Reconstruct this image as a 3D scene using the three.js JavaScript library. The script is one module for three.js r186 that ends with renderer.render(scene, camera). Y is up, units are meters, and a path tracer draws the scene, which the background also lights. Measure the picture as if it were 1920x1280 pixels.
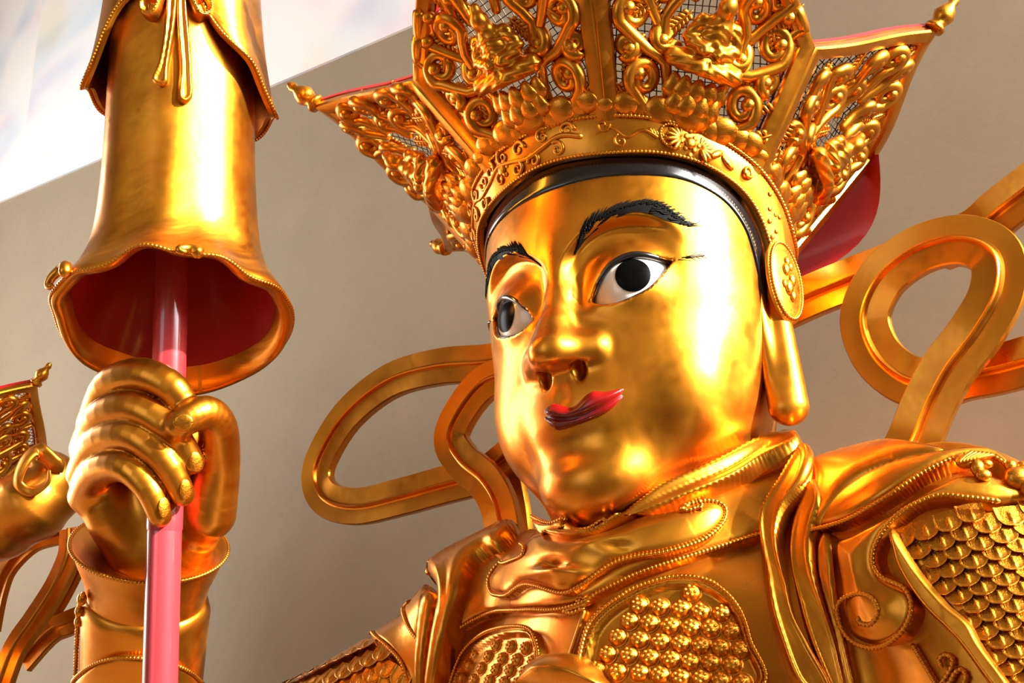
import * as THREE from 'three';
import { mergeGeometries, mergeVertices, toCreasedNormals } from 'three/addons/utils/BufferGeometryUtils.js';
import { RectAreaLightUniformsLib } from 'three/addons/lights/RectAreaLightUniformsLib.js';
import { RoundedBoxGeometry } from 'three/addons/geometries/RoundedBoxGeometry.js';
import { createNoise3D, createNoise4D } from 'simplex-noise';

// ---------------------------------------------------------------- camera, light, exposure
const V = (x = 0, y = 0, z = 0) => new THREE.Vector3(x, y, z);
const scene = new THREE.Scene();
const PITCH = 0.3103747, FOV = 30, EYE = V(0, 1.6, 0);
const camera = new THREE.PerspectiveCamera(FOV, 1.5, 0.05, 80);
camera.position.copy(EYE);
camera.rotation.x = PITCH;
scene.add(camera);
const renderer = new THREE.WebGLRenderer({ antialias: true });
renderer.toneMapping = THREE.LinearToneMapping;
renderer.toneMappingExposure = 1.0;
renderer.shadowMap.enabled = true;
RectAreaLightUniformsLib.init();
scene.background = new THREE.Color().setRGB(0.8, 0.9, 1.0);

// the hall is square to the statue: X across the hall, F the way the statue faces
const YAW = -0.6408389;
const HEAD = V(0.39261422, 2.90418421, -3.99244424);      // centre of the statue's head
const BX = V(Math.cos(YAW), 0, -Math.sin(YAW)), BF = V(Math.sin(YAW), 0, Math.cos(YAW));
const hall = (x, y, z) => V(HEAD.x, 0, HEAD.z).addScaledVector(BX, x).addScaledVector(BF, z).setY(y);
const ROOM = { x0: -8.0, x1: 7.0, z0: -1.6, z1: 9.5, h: 10.6 };

function windowLight(x, y, z, w, h, color, intensity, toward) {
  const l = new THREE.RectAreaLight(color, intensity, w, h);
  l.position.copy(hall(x, y, z));
  l.lookAt(hall(x + toward[0], y + toward[1], z + toward[2]));
  l.castShadow = true;
  scene.add(l);
  return l;
}
// low sun through the tall window on the statue's left
{
  const az = THREE.MathUtils.degToRad(58), el = THREE.MathUtils.degToRad(26), sun = new THREE.DirectionalLight(new THREE.Color().setRGB(1, 0.95, 0.86), 36);
  sun.target.position.copy(hall(0, 2.6, 0)); sun.position.copy(sun.target.position).add(V(Math.sin(az) * Math.cos(el), Math.sin(el), Math.cos(az) * Math.cos(el)).multiplyScalar(14));
  sun.castShadow = true; sun.shadow.mapSize.set(2048, 2048); sun.shadow.radius = 3;
  Object.assign(sun.shadow.camera, { left: -4, right: 4, top: 4, bottom: -4, near: 1, far: 30 });
  scene.add(sun, sun.target);
}
// daylight in the tall windows of the two side walls and the doorway of the front wall
windowLight(ROOM.x1 - 0.05, 6.7, 1.0, 4.4, 6.0, new THREE.Color().setRGB(1, 0.97, 0.93), 13.5, [-1, 0, 0]);
windowLight(ROOM.x0 + 0.05, 4.0, 1.6, 3.0, 4.4, new THREE.Color().setRGB(1, 0.96, 0.93), 9.5, [1, 0, 0]);
windowLight(-1.5, 3.2, ROOM.z1 - 0.05, 3.6, 4.4, new THREE.Color().setRGB(1, 0.93, 0.84), 0.8, [0, 0, -1]);

// ---------------------------------------------------------------- tools
let seed = 7;
const rnd = () => { seed = (seed * 16807) % 2147483647; return (seed - 1) / 2147483646; };
const noise = createNoise3D(rnd), noise4 = createNoise4D(rnd);
const clamp = (x, a = 0, b = 1) => Math.min(b, Math.max(a, x));
const lerp = (a, b, t) => a + (b - a) * t;
const sstep = (a, b, x) => { const t = clamp((x - a) / (b - a)); return t * t * (3 - 2 * t); };
const smin = (a, b, k) => { const h = Math.max(k - Math.abs(a - b), 0) / k; return Math.min(a, b) - h * h * k * 0.25; };
const smax = (a, b, k) => -smin(-a, -b, k);
const FPX = 640 / Math.tan(THREE.MathUtils.degToRad(FOV / 2));
const CP = Math.cos(PITCH), SP = Math.sin(PITCH);
// a line of sight of the photograph's 1920 x 1280 frame: direction per metre of depth
const sight = (px, py) => { const x = (px - 960) / FPX, y = (640 - py) / FPX; return V(x, y * CP + SP, y * SP - CP); };
const at = (px, py, depth) => sight(px, py).multiplyScalar(depth).add(EYE);
const MPX = (depth) => depth / FPX;                         // metres to a pixel at that depth
const project = (p) => { const q = p.clone().sub(EYE); const y = q.y * CP + q.z * SP, z = -q.y * SP + q.z * CP; return [960 + FPX * q.x / -z, 640 - FPX * y / -z, -z]; };

const HEADM = new THREE.Matrix4().makeRotationY(YAW).multiply(new THREE.Matrix4().makeRotationZ(0.07261016)).setPosition(HEAD);
const HEADI = HEADM.clone().invert();
const toHead = (p) => p.clone().applyMatrix4(HEADI);

const taken = new Map();
function numbered(name) { const n = taken.get(name) || 0; taken.set(name, n + 1); return n ? name + '_' + String(n).padStart(3, '0') : name; }
function shade(o) { o.castShadow = true; o.receiveShadow = true; return o; }
function part(name, geometry, material, parent, label) {
  const m = shade(new THREE.Mesh(geometry, material)); m.name = name; parent.add(m);
  if (label) m.userData.label = label;
  return m;
}
function thing(name, label, category, pos, group) {
  const o = new THREE.Group(); o.name = numbered(name); if (pos) o.position.copy(pos);
  o.userData = { label, category }; if (group) o.userData.group = group;
  scene.add(o); return o;
}
function structure(name, geometry, material, label, category) {
  const m = shade(new THREE.Mesh(geometry, material)); m.name = name; m.userData = { label, category, kind: 'structure' };
  scene.add(m); return m;
}

// ---- textures
function noiseTexture(size, fn, srgb) {
  const d = new Uint8Array(size * size * 4);
  for (let j = 0; j < size; j++) for (let i = 0; i < size; i++) {
    const c = fn(i / size, j / size), k = (j * size + i) * 4;
    d[k] = clamp(c[0]) * 255; d[k + 1] = clamp(c[1]) * 255; d[k + 2] = clamp(c[2]) * 255; d[k + 3] = 255;
  }
  const t = new THREE.DataTexture(d, size, size); t.wrapS = t.wrapT = THREE.RepeatWrapping; t.magFilter = THREE.LinearFilter;
  t.minFilter = THREE.LinearMipmapLinearFilter; t.generateMipmaps = true;
  if (srgb) t.colorSpace = THREE.SRGBColorSpace; t.needsUpdate = true; return t;
}
// noise that repeats over the unit square
function tile(u, v, f, z = 0) {
  const a = u * Math.PI * 2, b = v * Math.PI * 2, r = f / (Math.PI * 2);
  return noise4(Math.cos(a) * r + z * 7.3, Math.sin(a) * r, Math.cos(b) * r + z * 3.1, Math.sin(b) * r);
}

// ---- meshes of distance fields (surface nets, with the vertices drawn onto the surface)
function meshSDF(f, lo, hi, cell, { color, relax = 2, uv } = {}) {
  const n = [0, 1, 2].map((k) => Math.ceil((hi[k] - lo[k]) / cell) + 1), B = 8;
  const [nx, ny, nz] = n, grid = new Float32Array(nx * ny * nz).fill(NaN), id = (i, j, k) => (k * ny + j) * nx + i;
  const blocks = [], reach = B * cell * 0.87 * 1.7;
  for (let k = 0; k < nz - 1; k += B) for (let j = 0; j < ny - 1; j += B) for (let i = 0; i < nx - 1; i += B) {
    if (Math.abs(f(lo[0] + (i + B / 2) * cell, lo[1] + (j + B / 2) * cell, lo[2] + (k + B / 2) * cell)) > reach) continue;
    blocks.push([i, j, k]);
    for (let c = k; c <= Math.min(k + B, nz - 1); c++) for (let b = j; b <= Math.min(j + B, ny - 1); b++) for (let a = i; a <= Math.min(i + B, nx - 1); a++) {
      const q = id(a, b, c); if (grid[q] !== grid[q]) grid[q] = f(lo[0] + a * cell, lo[1] + b * cell, lo[2] + c * cell);
    }
  }
  const vert = new Map(), pos = [], idx = [], off = [[0, 0, 0], [1, 0, 0], [0, 1, 0], [1, 1, 0], [0, 0, 1], [1, 0, 1], [0, 1, 1], [1, 1, 1]];
  const edges = [[0, 1], [2, 3], [4, 5], [6, 7], [0, 2], [1, 3], [4, 6], [5, 7], [0, 4], [1, 5], [2, 6], [3, 7]];
  const val = new Float32Array(8);
  for (const [bi, bj, bk] of blocks) for (let k = bk; k < Math.min(bk + B, nz - 1); k++) for (let j = bj; j < Math.min(bj + B, ny - 1); j++) for (let i = bi; i < Math.min(bi + B, nx - 1); i++) {
    let neg = 0; for (let c = 0; c < 8; c++) { val[c] = grid[id(i + off[c][0], j + off[c][1], k + off[c][2])]; if (val[c] < 0) neg++; }
    if (neg === 0 || neg === 8) continue;
    let x = 0, y = 0, z = 0, m = 0;
    for (const [a, b] of edges) if ((val[a] < 0) !== (val[b] < 0)) {
      const t = val[a] / (val[a] - val[b]); m++;
      x += off[a][0] + (off[b][0] - off[a][0]) * t; y += off[a][1] + (off[b][1] - off[a][1]) * t; z += off[a][2] + (off[b][2] - off[a][2]) * t;
    }
    vert.set(id(i, j, k), pos.length / 3);
    pos.push(lo[0] + (i + x / m) * cell, lo[1] + (j + y / m) * cell, lo[2] + (k + z / m) * cell);
  }
  for (const [q] of vert) {
    const i = q % nx, j = Math.floor(q / nx) % ny, k = Math.floor(q / nx / ny), v0 = grid[q] < 0;
    const quad = (b, c, d, flip) => { const A = vert.get(q), Bv = vert.get(b), C = vert.get(c), D = vert.get(d); if (Bv === undefined || C === undefined || D === undefined) return; if (!flip) idx.push(A, C, Bv, A, D, C); else idx.push(A, Bv, C, A, C, D); };
    if (i + 1 < nx && j > 0 && k > 0 && v0 !== (grid[q + 1] < 0)) quad(id(i, j - 1, k), id(i, j - 1, k - 1), id(i, j, k - 1), v0);
    if (j + 1 < ny && i > 0 && k > 0 && v0 !== (grid[q + nx] < 0)) quad(id(i, j, k - 1), id(i - 1, j, k - 1), id(i - 1, j, k), v0);
    if (k + 1 < nz && i > 0 && j > 0 && v0 !== (grid[q + nx * ny] < 0)) quad(id(i - 1, j, k), id(i - 1, j - 1, k), id(i, j - 1, k), v0);
  }
  const nor = new Float32Array(pos.length), h = cell * 0.4;
  for (let v = 0; v < pos.length; v += 3) {
    let gx, gy, gz, l;
    for (let it = 0; it <= relax; it++) {
      const x = pos[v], y = pos[v + 1], z = pos[v + 2];
      const a = f(x + h, y - h, z - h), b = f(x - h, y - h, z + h), c = f(x - h, y + h, z - h), d = f(x + h, y + h, z + h);
      gx = a - b - c + d; gy = -a - b + c + d; gz = -a + b - c + d; l = Math.hypot(gx, gy, gz) || 1; gx /= l; gy /= l; gz /= l;
      if (it < relax) { const s = clamp(f(x, y, z), -cell, cell) * 0.8; pos[v] -= gx * s; pos[v + 1] -= gy * s; pos[v + 2] -= gz * s; }
    }
    nor[v] = gx; nor[v + 1] = gy; nor[v + 2] = gz;
  }
  const g = new THREE.BufferGeometry();
  g.setAttribute('position', new THREE.Float32BufferAttribute(pos, 3)); g.setAttribute('normal', new THREE.BufferAttribute(nor, 3));
  const tex = new Float32Array(pos.length / 3 * 2);
  for (let v = 0; v < pos.length / 3; v++) { const t = (uv || ((x, y, z) => [x + z * 0.6, y + z * 0.3]))(pos[3 * v], pos[3 * v + 1], pos[3 * v + 2]); tex[2 * v] = t[0]; tex[2 * v + 1] = t[1]; }
  g.setAttribute('uv', new THREE.BufferAttribute(tex, 2));
  g.setIndex(idx);
  return g;
}
// distance to a tapered capsule
function cap(x, y, z, a, b) {
  const ex = b[0] - a[0], ey = b[1] - a[1], ez = b[2] - a[2], dx = x - a[0], dy = y - a[1], dz = z - a[2];
  const t = clamp((dx * ex + dy * ey + dz * ez) / (ex * ex + ey * ey + ez * ez + 1e-12));
  return Math.hypot(dx - ex * t, dy - ey * t, dz - ez * t) - (a[3] + (b[3] - a[3]) * t);
}
function chain(x, y, z, pts, k = 0) { let d = 1e9; for (let i = 0; i + 1 < pts.length; i++) { const c = cap(x, y, z, pts[i], pts[i + 1]); d = k && i ? smin(d, c, k) : Math.min(d, c); } return d; }
function ell(x, y, z, c, r) {
  const px = (x - c[0]) / r[0], py = (y - c[1]) / r[1], pz = (z - c[2]) / r[2], k0 = Math.hypot(px, py, pz), k1 = Math.hypot(px / r[0], py / r[1], pz / r[2]);
  return k1 < 1e-9 ? -Math.min(...r) : k0 * (k0 - 1) / k1;
}
// first surface along a line of sight, or the closest pass where it misses
function cast(f, px, py, near = 2.4, far = 7, slack = 0.92) {
  const d = sight(px, py), len = d.length(); let t = near, best = 1e9, bt = near;
  for (let i = 0; i < 220 && t < far; i++) {
    const v = f(EYE.x + d.x * t, EYE.y + d.y * t, EYE.z + d.z * t);
    if (v < best) { best = v; bt = t; }
    if (v < 0.0004) break;
    t += Math.max(v * slack / len, 0.0006);
  }
  const p = V(EYE.x + d.x * bt, EYE.y + d.y * bt, EYE.z + d.z * bt);
  const n = grad(f, p); if (best > 0.0004) p.addScaledVector(n, -best);
  return { p, n, miss: best > 0.002 };
}
function grad(f, p, h = 0.004) {
  const { x, y, z } = p;
  return V(f(x + h, y, z) - f(x - h, y, z), f(x, y + h, z) - f(x, y - h, z), f(x, y, z + h) - f(x, y, z - h)).normalize();
}
function spline(pts, n, closed = false) {     // Catmull-Rom through points of any dimension, n steps each
  const out = [], m = pts.length, g = (i) => closed ? pts[(i + m) % m] : pts[clamp(i, 0, m - 1)];
  for (let i = 0; i < (closed ? m : m - 1); i++) for (let s = 0; s < n; s++) {
    const t = s / n, a = g(i - 1), b = g(i), c = g(i + 1), d = g(i + 2);
    out.push(b.map((_, k) => 0.5 * (2 * b[k] + (c[k] - a[k]) * t + (2 * a[k] - 5 * b[k] + 4 * c[k] - d[k]) * t * t + (3 * b[k] - a[k] - 3 * c[k] + d[k]) * t * t * t)));
  }
  if (!closed) out.push(pts[m - 1].slice());
  return out;
}
function grid2geo(rows, { closedU = false, closedV = false } = {}) {     // rows[j][i] = Vector3
  const h = rows.length, w = rows[0].length, pos = [], uv = [], idx = [];
  let vv = 0;
  for (let j = 0; j < h; j++) {
    if (j) vv += rows[j][0].distanceTo(rows[j - 1][0]);
    let uu = 0;
    for (let i = 0; i < w; i++) { const p = rows[j][i]; if (i) uu += p.distanceTo(rows[j][i - 1]); pos.push(p.x, p.y, p.z); uv.push(uu, vv); }
  }
  for (let j = 0; j < (closedV ? h : h - 1); j++) for (let i = 0; i < (closedU ? w : w - 1); i++) {
    const a = j * w + i, b = j * w + (i + 1) % w, c = ((j + 1) % h) * w + (i + 1) % w, d = ((j + 1) % h) * w + i;
    idx.push(a, b, c, a, c, d);
  }
  const g = new THREE.BufferGeometry(); g.setAttribute('position', new THREE.Float32BufferAttribute(pos, 3)); g.setAttribute('uv', new THREE.Float32BufferAttribute(uv, 2)); g.setIndex(idx); g.computeVertexNormals();
  return g;
}
// a tube along points (Vector3) with a radius for each station; rounded ends
function tube(pts, radius, seg = 8, { up, flat = 1 } = {}) {
  const n = pts.length, rows = []; let N = null;
  for (let i = 0; i < n; i++) {
    const t = pts[Math.min(i + 1, n - 1)].clone().sub(pts[Math.max(i - 1, 0)]).normalize();
    if (up) N = up.clone().addScaledVector(t, -up.dot(t)).normalize();
    else if (!N) { N = Math.abs(t.y) < 0.9 ? V(0, 1, 0) : V(1, 0, 0); N.addScaledVector(t, -N.dot(t)).normalize(); }
    else N.addScaledVector(t, -N.dot(t)).normalize();
    const Bn = t.clone().cross(N), r = typeof radius === 'function' ? radius(i / (n - 1), i) : radius;
    const ring = (c, rr) => { const row = []; for (let k = 0; k < seg; k++) { const a = k / seg * Math.PI * 2; row.push(c.clone().addScaledVector(N, Math.cos(a) * rr * flat).addScaledVector(Bn, Math.sin(a) * rr)); } return row; };
    if (i === 0) { rows.push(ring(pts[0].clone().addScaledVector(t, -r * 0.95), r * 0.05)); rows.push(ring(pts[0].clone().addScaledVector(t, -r * 0.6), r * 0.75)); }
    rows.push(ring(pts[i], r));
    if (i === n - 1) { rows.push(ring(pts[i].clone().addScaledVector(t, r * 0.6), r * 0.75)); rows.push(ring(pts[i].clone().addScaledVector(t, r * 0.95), r * 0.05)); }
  }
  return grid2geo(rows, { closedU: true });
}
// a beaded cord along points: one swelling for each bead
function cord(pts, r = 0.0055, pitch = 0.0105) {
  const len = [0]; for (let i = 1; i < pts.length; i++) len.push(len[i - 1] + pts[i].distanceTo(pts[i - 1]));
  const total = len[len.length - 1], n = Math.max(8, Math.round(total / pitch) * 4), out = []; let k = 0;
  for (let i = 0; i <= n; i++) { const s = total * i / n; while (k < pts.length - 2 && len[k + 1] < s) k++; out.push(pts[k].clone().lerp(pts[k + 1], clamp((s - len[k]) / (len[k + 1] - len[k] + 1e-9)))); }
  return tube(out, (t, i) => r * (0.68 + 0.42 * Math.abs(Math.sin(i * Math.PI / 4))), 6);
}

// ---- a raised plate whose outline runs over a modelled surface: hit(px, py) gives a point and its normal there
function polyDist(poly) {
  const n = poly.length;
  return (x, y) => {
    let d = 1e18, s = 1;
    for (let i = 0, j = n - 1; i < n; j = i++) {
      const ax = poly[i][0], ay = poly[i][1], ex = poly[j][0] - ax, ey = poly[j][1] - ay, wx = x - ax, wy = y - ay, t = clamp((wx * ex + wy * ey) / (ex * ex + ey * ey + 1e-12));
      const bx = wx - ex * t, by = wy - ey * t; d = Math.min(d, bx * bx + by * by);
      const c1 = y >= ay, c2 = y < poly[j][1], c3 = ex * wy > ey * wx; if ((c1 && c2 && c3) || (!c1 && !c2 && !c3)) s = -s;
    }
    return s * Math.sqrt(d);
  };
}
function lineDist(pts) { return (x, y) => { let d = 1e18; for (let i = 0; i + 1 < pts.length; i++) { const ex = pts[i + 1][0] - pts[i][0], ey = pts[i + 1][1] - pts[i][1], wx = x - pts[i][0], wy = y - pts[i][1], t = clamp((wx * ex + wy * ey) / (ex * ex + ey * ey + 1e-12)); d = Math.min(d, Math.hypot(wx - ex * t, wy - ey * t)); } return d; }; }
// height(inside distance in pixels, px, py) in metres; skirt: how deep the rim goes below the surface
function plate(hit, outline, height, { step = 4, skirt = 0.015, smooth = 8 } = {}) {
  const poly = smooth ? spline(outline, smooth, true) : outline, sd = polyDist(poly);
  let x0 = 1e9, x1 = -1e9, y0 = 1e9, y1 = -1e9; for (const [x, y] of poly) { x0 = Math.min(x0, x); x1 = Math.max(x1, x); y0 = Math.min(y0, y); y1 = Math.max(y1, y); }
  x0 -= step; y0 -= step; const w = Math.ceil((x1 - x0) / step) + 2, h = Math.ceil((y1 - y0) / step) + 2, S = new Float32Array(w * h);
  for (let j = 0; j < h; j++) for (let i = 0; i < w; i++) { let d = sd(x0 + i * step, y0 + j * step); if (Math.abs(d) < 0.02) d = d < 0 ? -0.02 : 0.02; S[j * w + i] = d; }
  const pos = [], uv = [], idx = [], keys = new Map(), edge = new Map();
  const put = (key, x, y, d) => { let v = keys.get(key); if (v === undefined) { const q = hit(x, y), z = height(Math.max(0, -d), x, y); v = pos.length / 3; pos.push(q.p.x + q.n.x * z, q.p.y + q.n.y * z, q.p.z + q.n.z * z); uv.push(q.p.dot(BX) + 0.55 * q.p.dot(BF), q.p.y + 0.4 * q.p.dot(BF)); keys.set(key, v); if (d >= -0.021) edge.set(v, q); } return v; };
  const rim = [];
  for (let j = 0; j + 1 < h; j++) for (let i = 0; i + 1 < w; i++) {
    const c = [[i, j], [i + 1, j], [i + 1, j + 1], [i, j + 1]], ring = [];
    for (let k = 0; k < 4; k++) {
      const [a, b] = c[k], [p, q] = c[(k + 1) % 4], da = S[b * w + a], db = S[q * w + p];
      if (da < 0) ring.push([put('n' + (b * w + a), x0 + a * step, y0 + b * step, Math.min(da, -0.03)), 0]);
      if ((da < 0) !== (db < 0)) { const t = da / (da - db), lo = Math.min(b * w + a, q * w + p), hi = Math.max(b * w + a, q * w + p); ring.push([put('e' + lo + '_' + hi, x0 + (a + (p - a) * t) * step, y0 + (b + (q - b) * t) * step, 0), 1]); }
    }
    for (let k = 1; k + 1 < ring.length; k++) idx.push(ring[0][0], ring[k + 1][0], ring[k][0]);
    for (let k = 0; k < ring.length; k++) { const A = ring[k], B = ring[(k + 1) % ring.length]; if (A[1] && B[1]) rim.push([A[0], B[0]]); }
  }
  const low = new Map(), drop = (v) => { let r = low.get(v); if (!r) { const q = edge.get(v), top = pos.length / 3; pos.push(pos[3 * v], pos[3 * v + 1], pos[3 * v + 2], q.p.x - q.n.x * skirt, q.p.y - q.n.y * skirt, q.p.z - q.n.z * skirt); uv.push(uv[2 * v], uv[2 * v + 1], uv[2 * v] + 0.01, uv[2 * v + 1] + 0.01); r = [top, top + 1]; low.set(v, r); } return r; };
  for (const [a, b] of rim) { const A = drop(a), B = drop(b); idx.push(A[0], B[0], B[1], A[0], B[1], A[1]); }
  const g = new THREE.BufferGeometry(); g.setAttribute('position', new THREE.Float32BufferAttribute(pos, 3)); g.setAttribute('uv', new THREE.Float32BufferAttribute(uv, 2)); g.setIndex(idx); g.computeVertexNormals();
  return g;
}
const pillow = (h, w, dome = 0, span = 60) => (d) => { const t = clamp(d / w), u = clamp(d / span); return h * Math.sqrt(Math.max(0, 1 - (1 - t) * (1 - t))) + dome * Math.sin(u * Math.PI / 2); };
// points of a drawn line laid onto a surface, lifted by off
function laid(hit, pts, off = 0.004, n = 8, closed = false) { return spline(pts, n, closed).map(([x, y]) => { const q = hit(x, y); return q.p.clone().addScaledVector(q.n, off); }); }

// ---------------------------------------------------------------- materials
const rgb = (r, g, b) => new THREE.Color().setRGB(r, g, b);
const brushed = noiseTexture(512, (u, v) => { const r = 0.5 + 0.1 * tile(u, v, 4, 2) + 0.06 * tile(u, v, 11, 9); return [r, r, r]; });
const leafTone = noiseTexture(512, (u, v) => { const a = tile(u, v, 4, 1), b = tile(u, v, 10, 5), k = 0.955 + 0.02 * a + 0.015 * b, s = 0.035 * a + 0.025 * b; return [k, k * (0.965 + s), k * (0.94 + s)]; }, true);
const micro = noiseTexture(512, (u, v) => { const k = 0.5 + 0.3 * tile(u, v, 7, 3) + 0.12 * tile(u, v, 20, 6); return [k, k, k]; });
const scaled = (t, s) => { const c = t.clone(); c.repeat.set(s, s); c.needsUpdate = true; return c; };
function goldMaterial(color, rough, coat) {
  return new THREE.MeshPhysicalMaterial({ color, metalness: 1, roughness: rough, map: scaled(leafTone, 1.3), roughnessMap: scaled(brushed, 1.7), bumpMap: scaled(micro, 1.5), bumpScale: 0.0012, clearcoat: coat, clearcoatRoughness: 0.16 });
}
const gold = goldMaterial(rgb(0.71, 0.292, 0.022), 0.66, 0.22);
const goldDark = goldMaterial(rgb(0.6, 0.235, 0.018), 0.75, 0.22);
const browPaint = new THREE.MeshPhysicalMaterial({ color: rgb(0.0016, 0.0013, 0.001), roughness: 0.6, specularIntensity: 0.12, clearcoat: 0.06, clearcoatRoughness: 0.15 });
const blackPaint = new THREE.MeshPhysicalMaterial({ color: rgb(0.002, 0.002, 0.0025), roughness: 0.22, clearcoat: 1, clearcoatRoughness: 0.08 });
const pupilBlack = new THREE.MeshPhysicalMaterial({ color: rgb(0.001, 0.001, 0.001), roughness: 0.25, clearcoat: 0, specularIntensity: 0.1 });
const redLacquer = new THREE.MeshPhysicalMaterial({ color: rgb(0.3, 0.003, 0.005), roughness: 0.45, specularIntensity: 0.5, clearcoat: 0.25, clearcoatRoughness: 0.12 });
const redBoth = redLacquer.clone(); redBoth.side = THREE.DoubleSide;
const wireDark = new THREE.MeshStandardMaterial({ color: rgb(0.05, 0.035, 0.02), metalness: 0.7, roughness: 0.5 });
const lipRed = new THREE.MeshPhysicalMaterial({ color: rgb(0.13, 0.0015, 0.0015), roughness: 0.35, specularIntensity: 0.5, clearcoat: 0.5, clearcoatRoughness: 0.1 });
const poleRed = new THREE.MeshPhysicalMaterial({ color: rgb(0.42, 0.032, 0.042), roughness: 0.3, clearcoat: 1, clearcoatRoughness: 0.1 });
const eyeWhite = new THREE.MeshPhysicalMaterial({ color: rgb(0.72, 0.66, 0.56), roughness: 0.25, clearcoat: 1, clearcoatRoughness: 0.06 });
const eyeTeal = new THREE.MeshPhysicalMaterial({ color: rgb(0.1, 0.34, 0.36), roughness: 0.3, clearcoat: 1 });
// ---------------------------------------------------------------- the hall
const plaster = noiseTexture(512, (u, v) => { const k = 0.955 + 0.02 * tile(u, v, 4, 31) + 0.012 * tile(u, v, 26, 33) + 0.01 * tile(u, v, 90, 37); return [k, k, k]; }, true);
const plasterBump = noiseTexture(512, (u, v) => { const k = 0.5 + 0.25 * tile(u, v, 30, 41) + 0.2 * tile(u, v, 95, 43); return [k, k, k]; });
const wallPaint = new THREE.MeshStandardMaterial({ color: rgb(0.365, 0.295, 0.2), roughness: 0.75, map: scaled(plaster, 0.5), bumpMap: scaled(plasterBump, 1), bumpScale: 0.0005 });
const floorStone = new THREE.MeshPhysicalMaterial({ color: rgb(0.14, 0.085, 0.05), roughness: 0.4, map: scaled(plaster, 0.8) });
const woodRed = new THREE.MeshPhysicalMaterial({ color: rgb(0.2, 0.035, 0.02), roughness: 0.45 });
const muralPaint = new THREE.MeshStandardMaterial({ color: rgb(1, 1, 1), roughness: 0.8, map: noiseTexture(1024, (u, v) => {
  const w = 0.5 + 0.5 * noise(u * 5 + 0.8 * noise(u * 3, v * 4, 2), v * 9 - u * 3, 7), w2 = 0.5 + 0.5 * noise(u * 14 - v * 6, v * 22, 11), p = 0.5 + 0.5 * noise(u * 4, v * 5, 21), y = 0.5 + 0.5 * noise(u * 6, v * 4, 29);
  const b = sstep(0.35, 0.95, w) * (0.6 + 0.4 * w2), k = sstep(0.55, 0.95, p) * w2, o = sstep(0.7, 0.98, y) * w;
  return [0.985 - 0.13 * b - 0.01 * k, 0.985 - 0.065 * b - 0.07 * k - 0.05 * o, 0.99 - 0.01 * b - 0.03 * k - 0.14 * o];
}, true) });
function box(name, x0, x1, y0, y1, z0, z1, material, label, category) {
  const g = new THREE.BoxGeometry(x1 - x0, y1 - y0, z1 - z0);
  const p = g.attributes.position, n = g.attributes.normal, uv = g.attributes.uv;
  for (let i = 0; i < p.count; i++) { if (Math.abs(n.getX(i)) > 0.5) uv.setXY(i, p.getZ(i), p.getY(i)); else if (Math.abs(n.getY(i)) > 0.5) uv.setXY(i, p.getX(i), p.getZ(i)); else uv.setXY(i, p.getX(i), p.getY(i)); }
  const m = structure(name, g, material, label, category);
  m.position.copy(hall((x0 + x1) / 2, (y0 + y1) / 2, (z0 + z1) / 2)); m.rotation.y = YAW;
  return m;
}
{
  const { x0, x1, z0, z1, h } = ROOM, T = 0.3, EDGE = 5.745;
  box('floor', x0 - T, x1 + T, -T, 0, z0 - T, z1 + T, floorStone, 'polished brown stone floor of the temple hall', 'floor');
  box('ceiling', x0 - T, x1 + T, h, h + T, z0 - T, z1 + T, wallPaint, 'plain painted ceiling of the temple hall', 'ceiling');
  box('wall_back', x0 - T, x1 + T, 0, EDGE, z0 - T, z0, wallPaint, 'taupe painted plaster wall behind the statues', 'wall');
  const mural = box('wall_back_upper', x0 - T, x1 + T, EDGE, h, z0 - T, z0 + 0.02, muralPaint, 'bright white upper wall painted with pale blue and pink clouds', 'wall');
  { const uv = mural.geometry.attributes.uv; for (let i = 0; i < uv.count; i++) uv.setXY(i, uv.getX(i) / 6, uv.getY(i) / 6); }
  // a side wall with one tall window: four pieces of wall round the opening, a frame, bars and a pane
  const sideWall = (side, xa, xb, o, k) => {
    const [a, b, c, d] = o, m = wallPaint, say = `taupe side wall on the ${side} of the statues, `;
    box('wall_' + side, xa, xb, 0, c, z0, z1, m, say + 'below its window', 'wall');
    box('wall_' + side + '_top', xa, xb, d, h, z0, z1, m, say + 'above its window', 'wall');
    box('wall_' + side + '_rear', xa, xb, c, d, z0, a, m, say + 'between window and back wall', 'wall');
    box('wall_' + side + '_front', xa, xb, c, d, b, z1, m, say + 'from window to front wall', 'wall');
    const xm = (xa + xb) / 2, fr = [];
    for (const z of [a + 0.05, (2 * a + b) / 3, (a + 2 * b) / 3, b - 0.05]) { const g = new THREE.BoxGeometry(0.1, d - c, 0.1); g.translate(0, (c + d) / 2, z); fr.push(g); }
    for (const y of [c + 0.05, (c + d) / 2, d - 0.05]) { const g = new THREE.BoxGeometry(0.08, 0.1, b - a); g.translate(0, y, (a + b) / 2); fr.push(g); }
    const w = structure('window_' + k, mergeGeometries(fr), woodRed, `tall barred window in the ${side} side wall`, 'window');
    w.position.copy(hall(xm, 0, 0)); w.rotation.y = YAW;
  };
  sideWall('left', x1, x1 + T, [-1.3, 3.3, 3.6, 9.8], 1);
  sideWall('right', x0 - T, x0, [0, 3.2, 1.7, 6.3], 2);
  const fz = z1;
  box('wall_front', x0, -3.4, 0, h, fz, fz + T, wallPaint, 'front wall of the hall, right of its doorway', 'wall');
  box('wall_front_side', 0.4, x1, 0, h, fz, fz + T, wallPaint, 'front wall of the hall, left of its doorway', 'wall');
  box('wall_front_top', -3.4, 0.4, 5.5, h, fz, fz + T, wallPaint, 'front wall of the hall over its doorway', 'wall');
}
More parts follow.
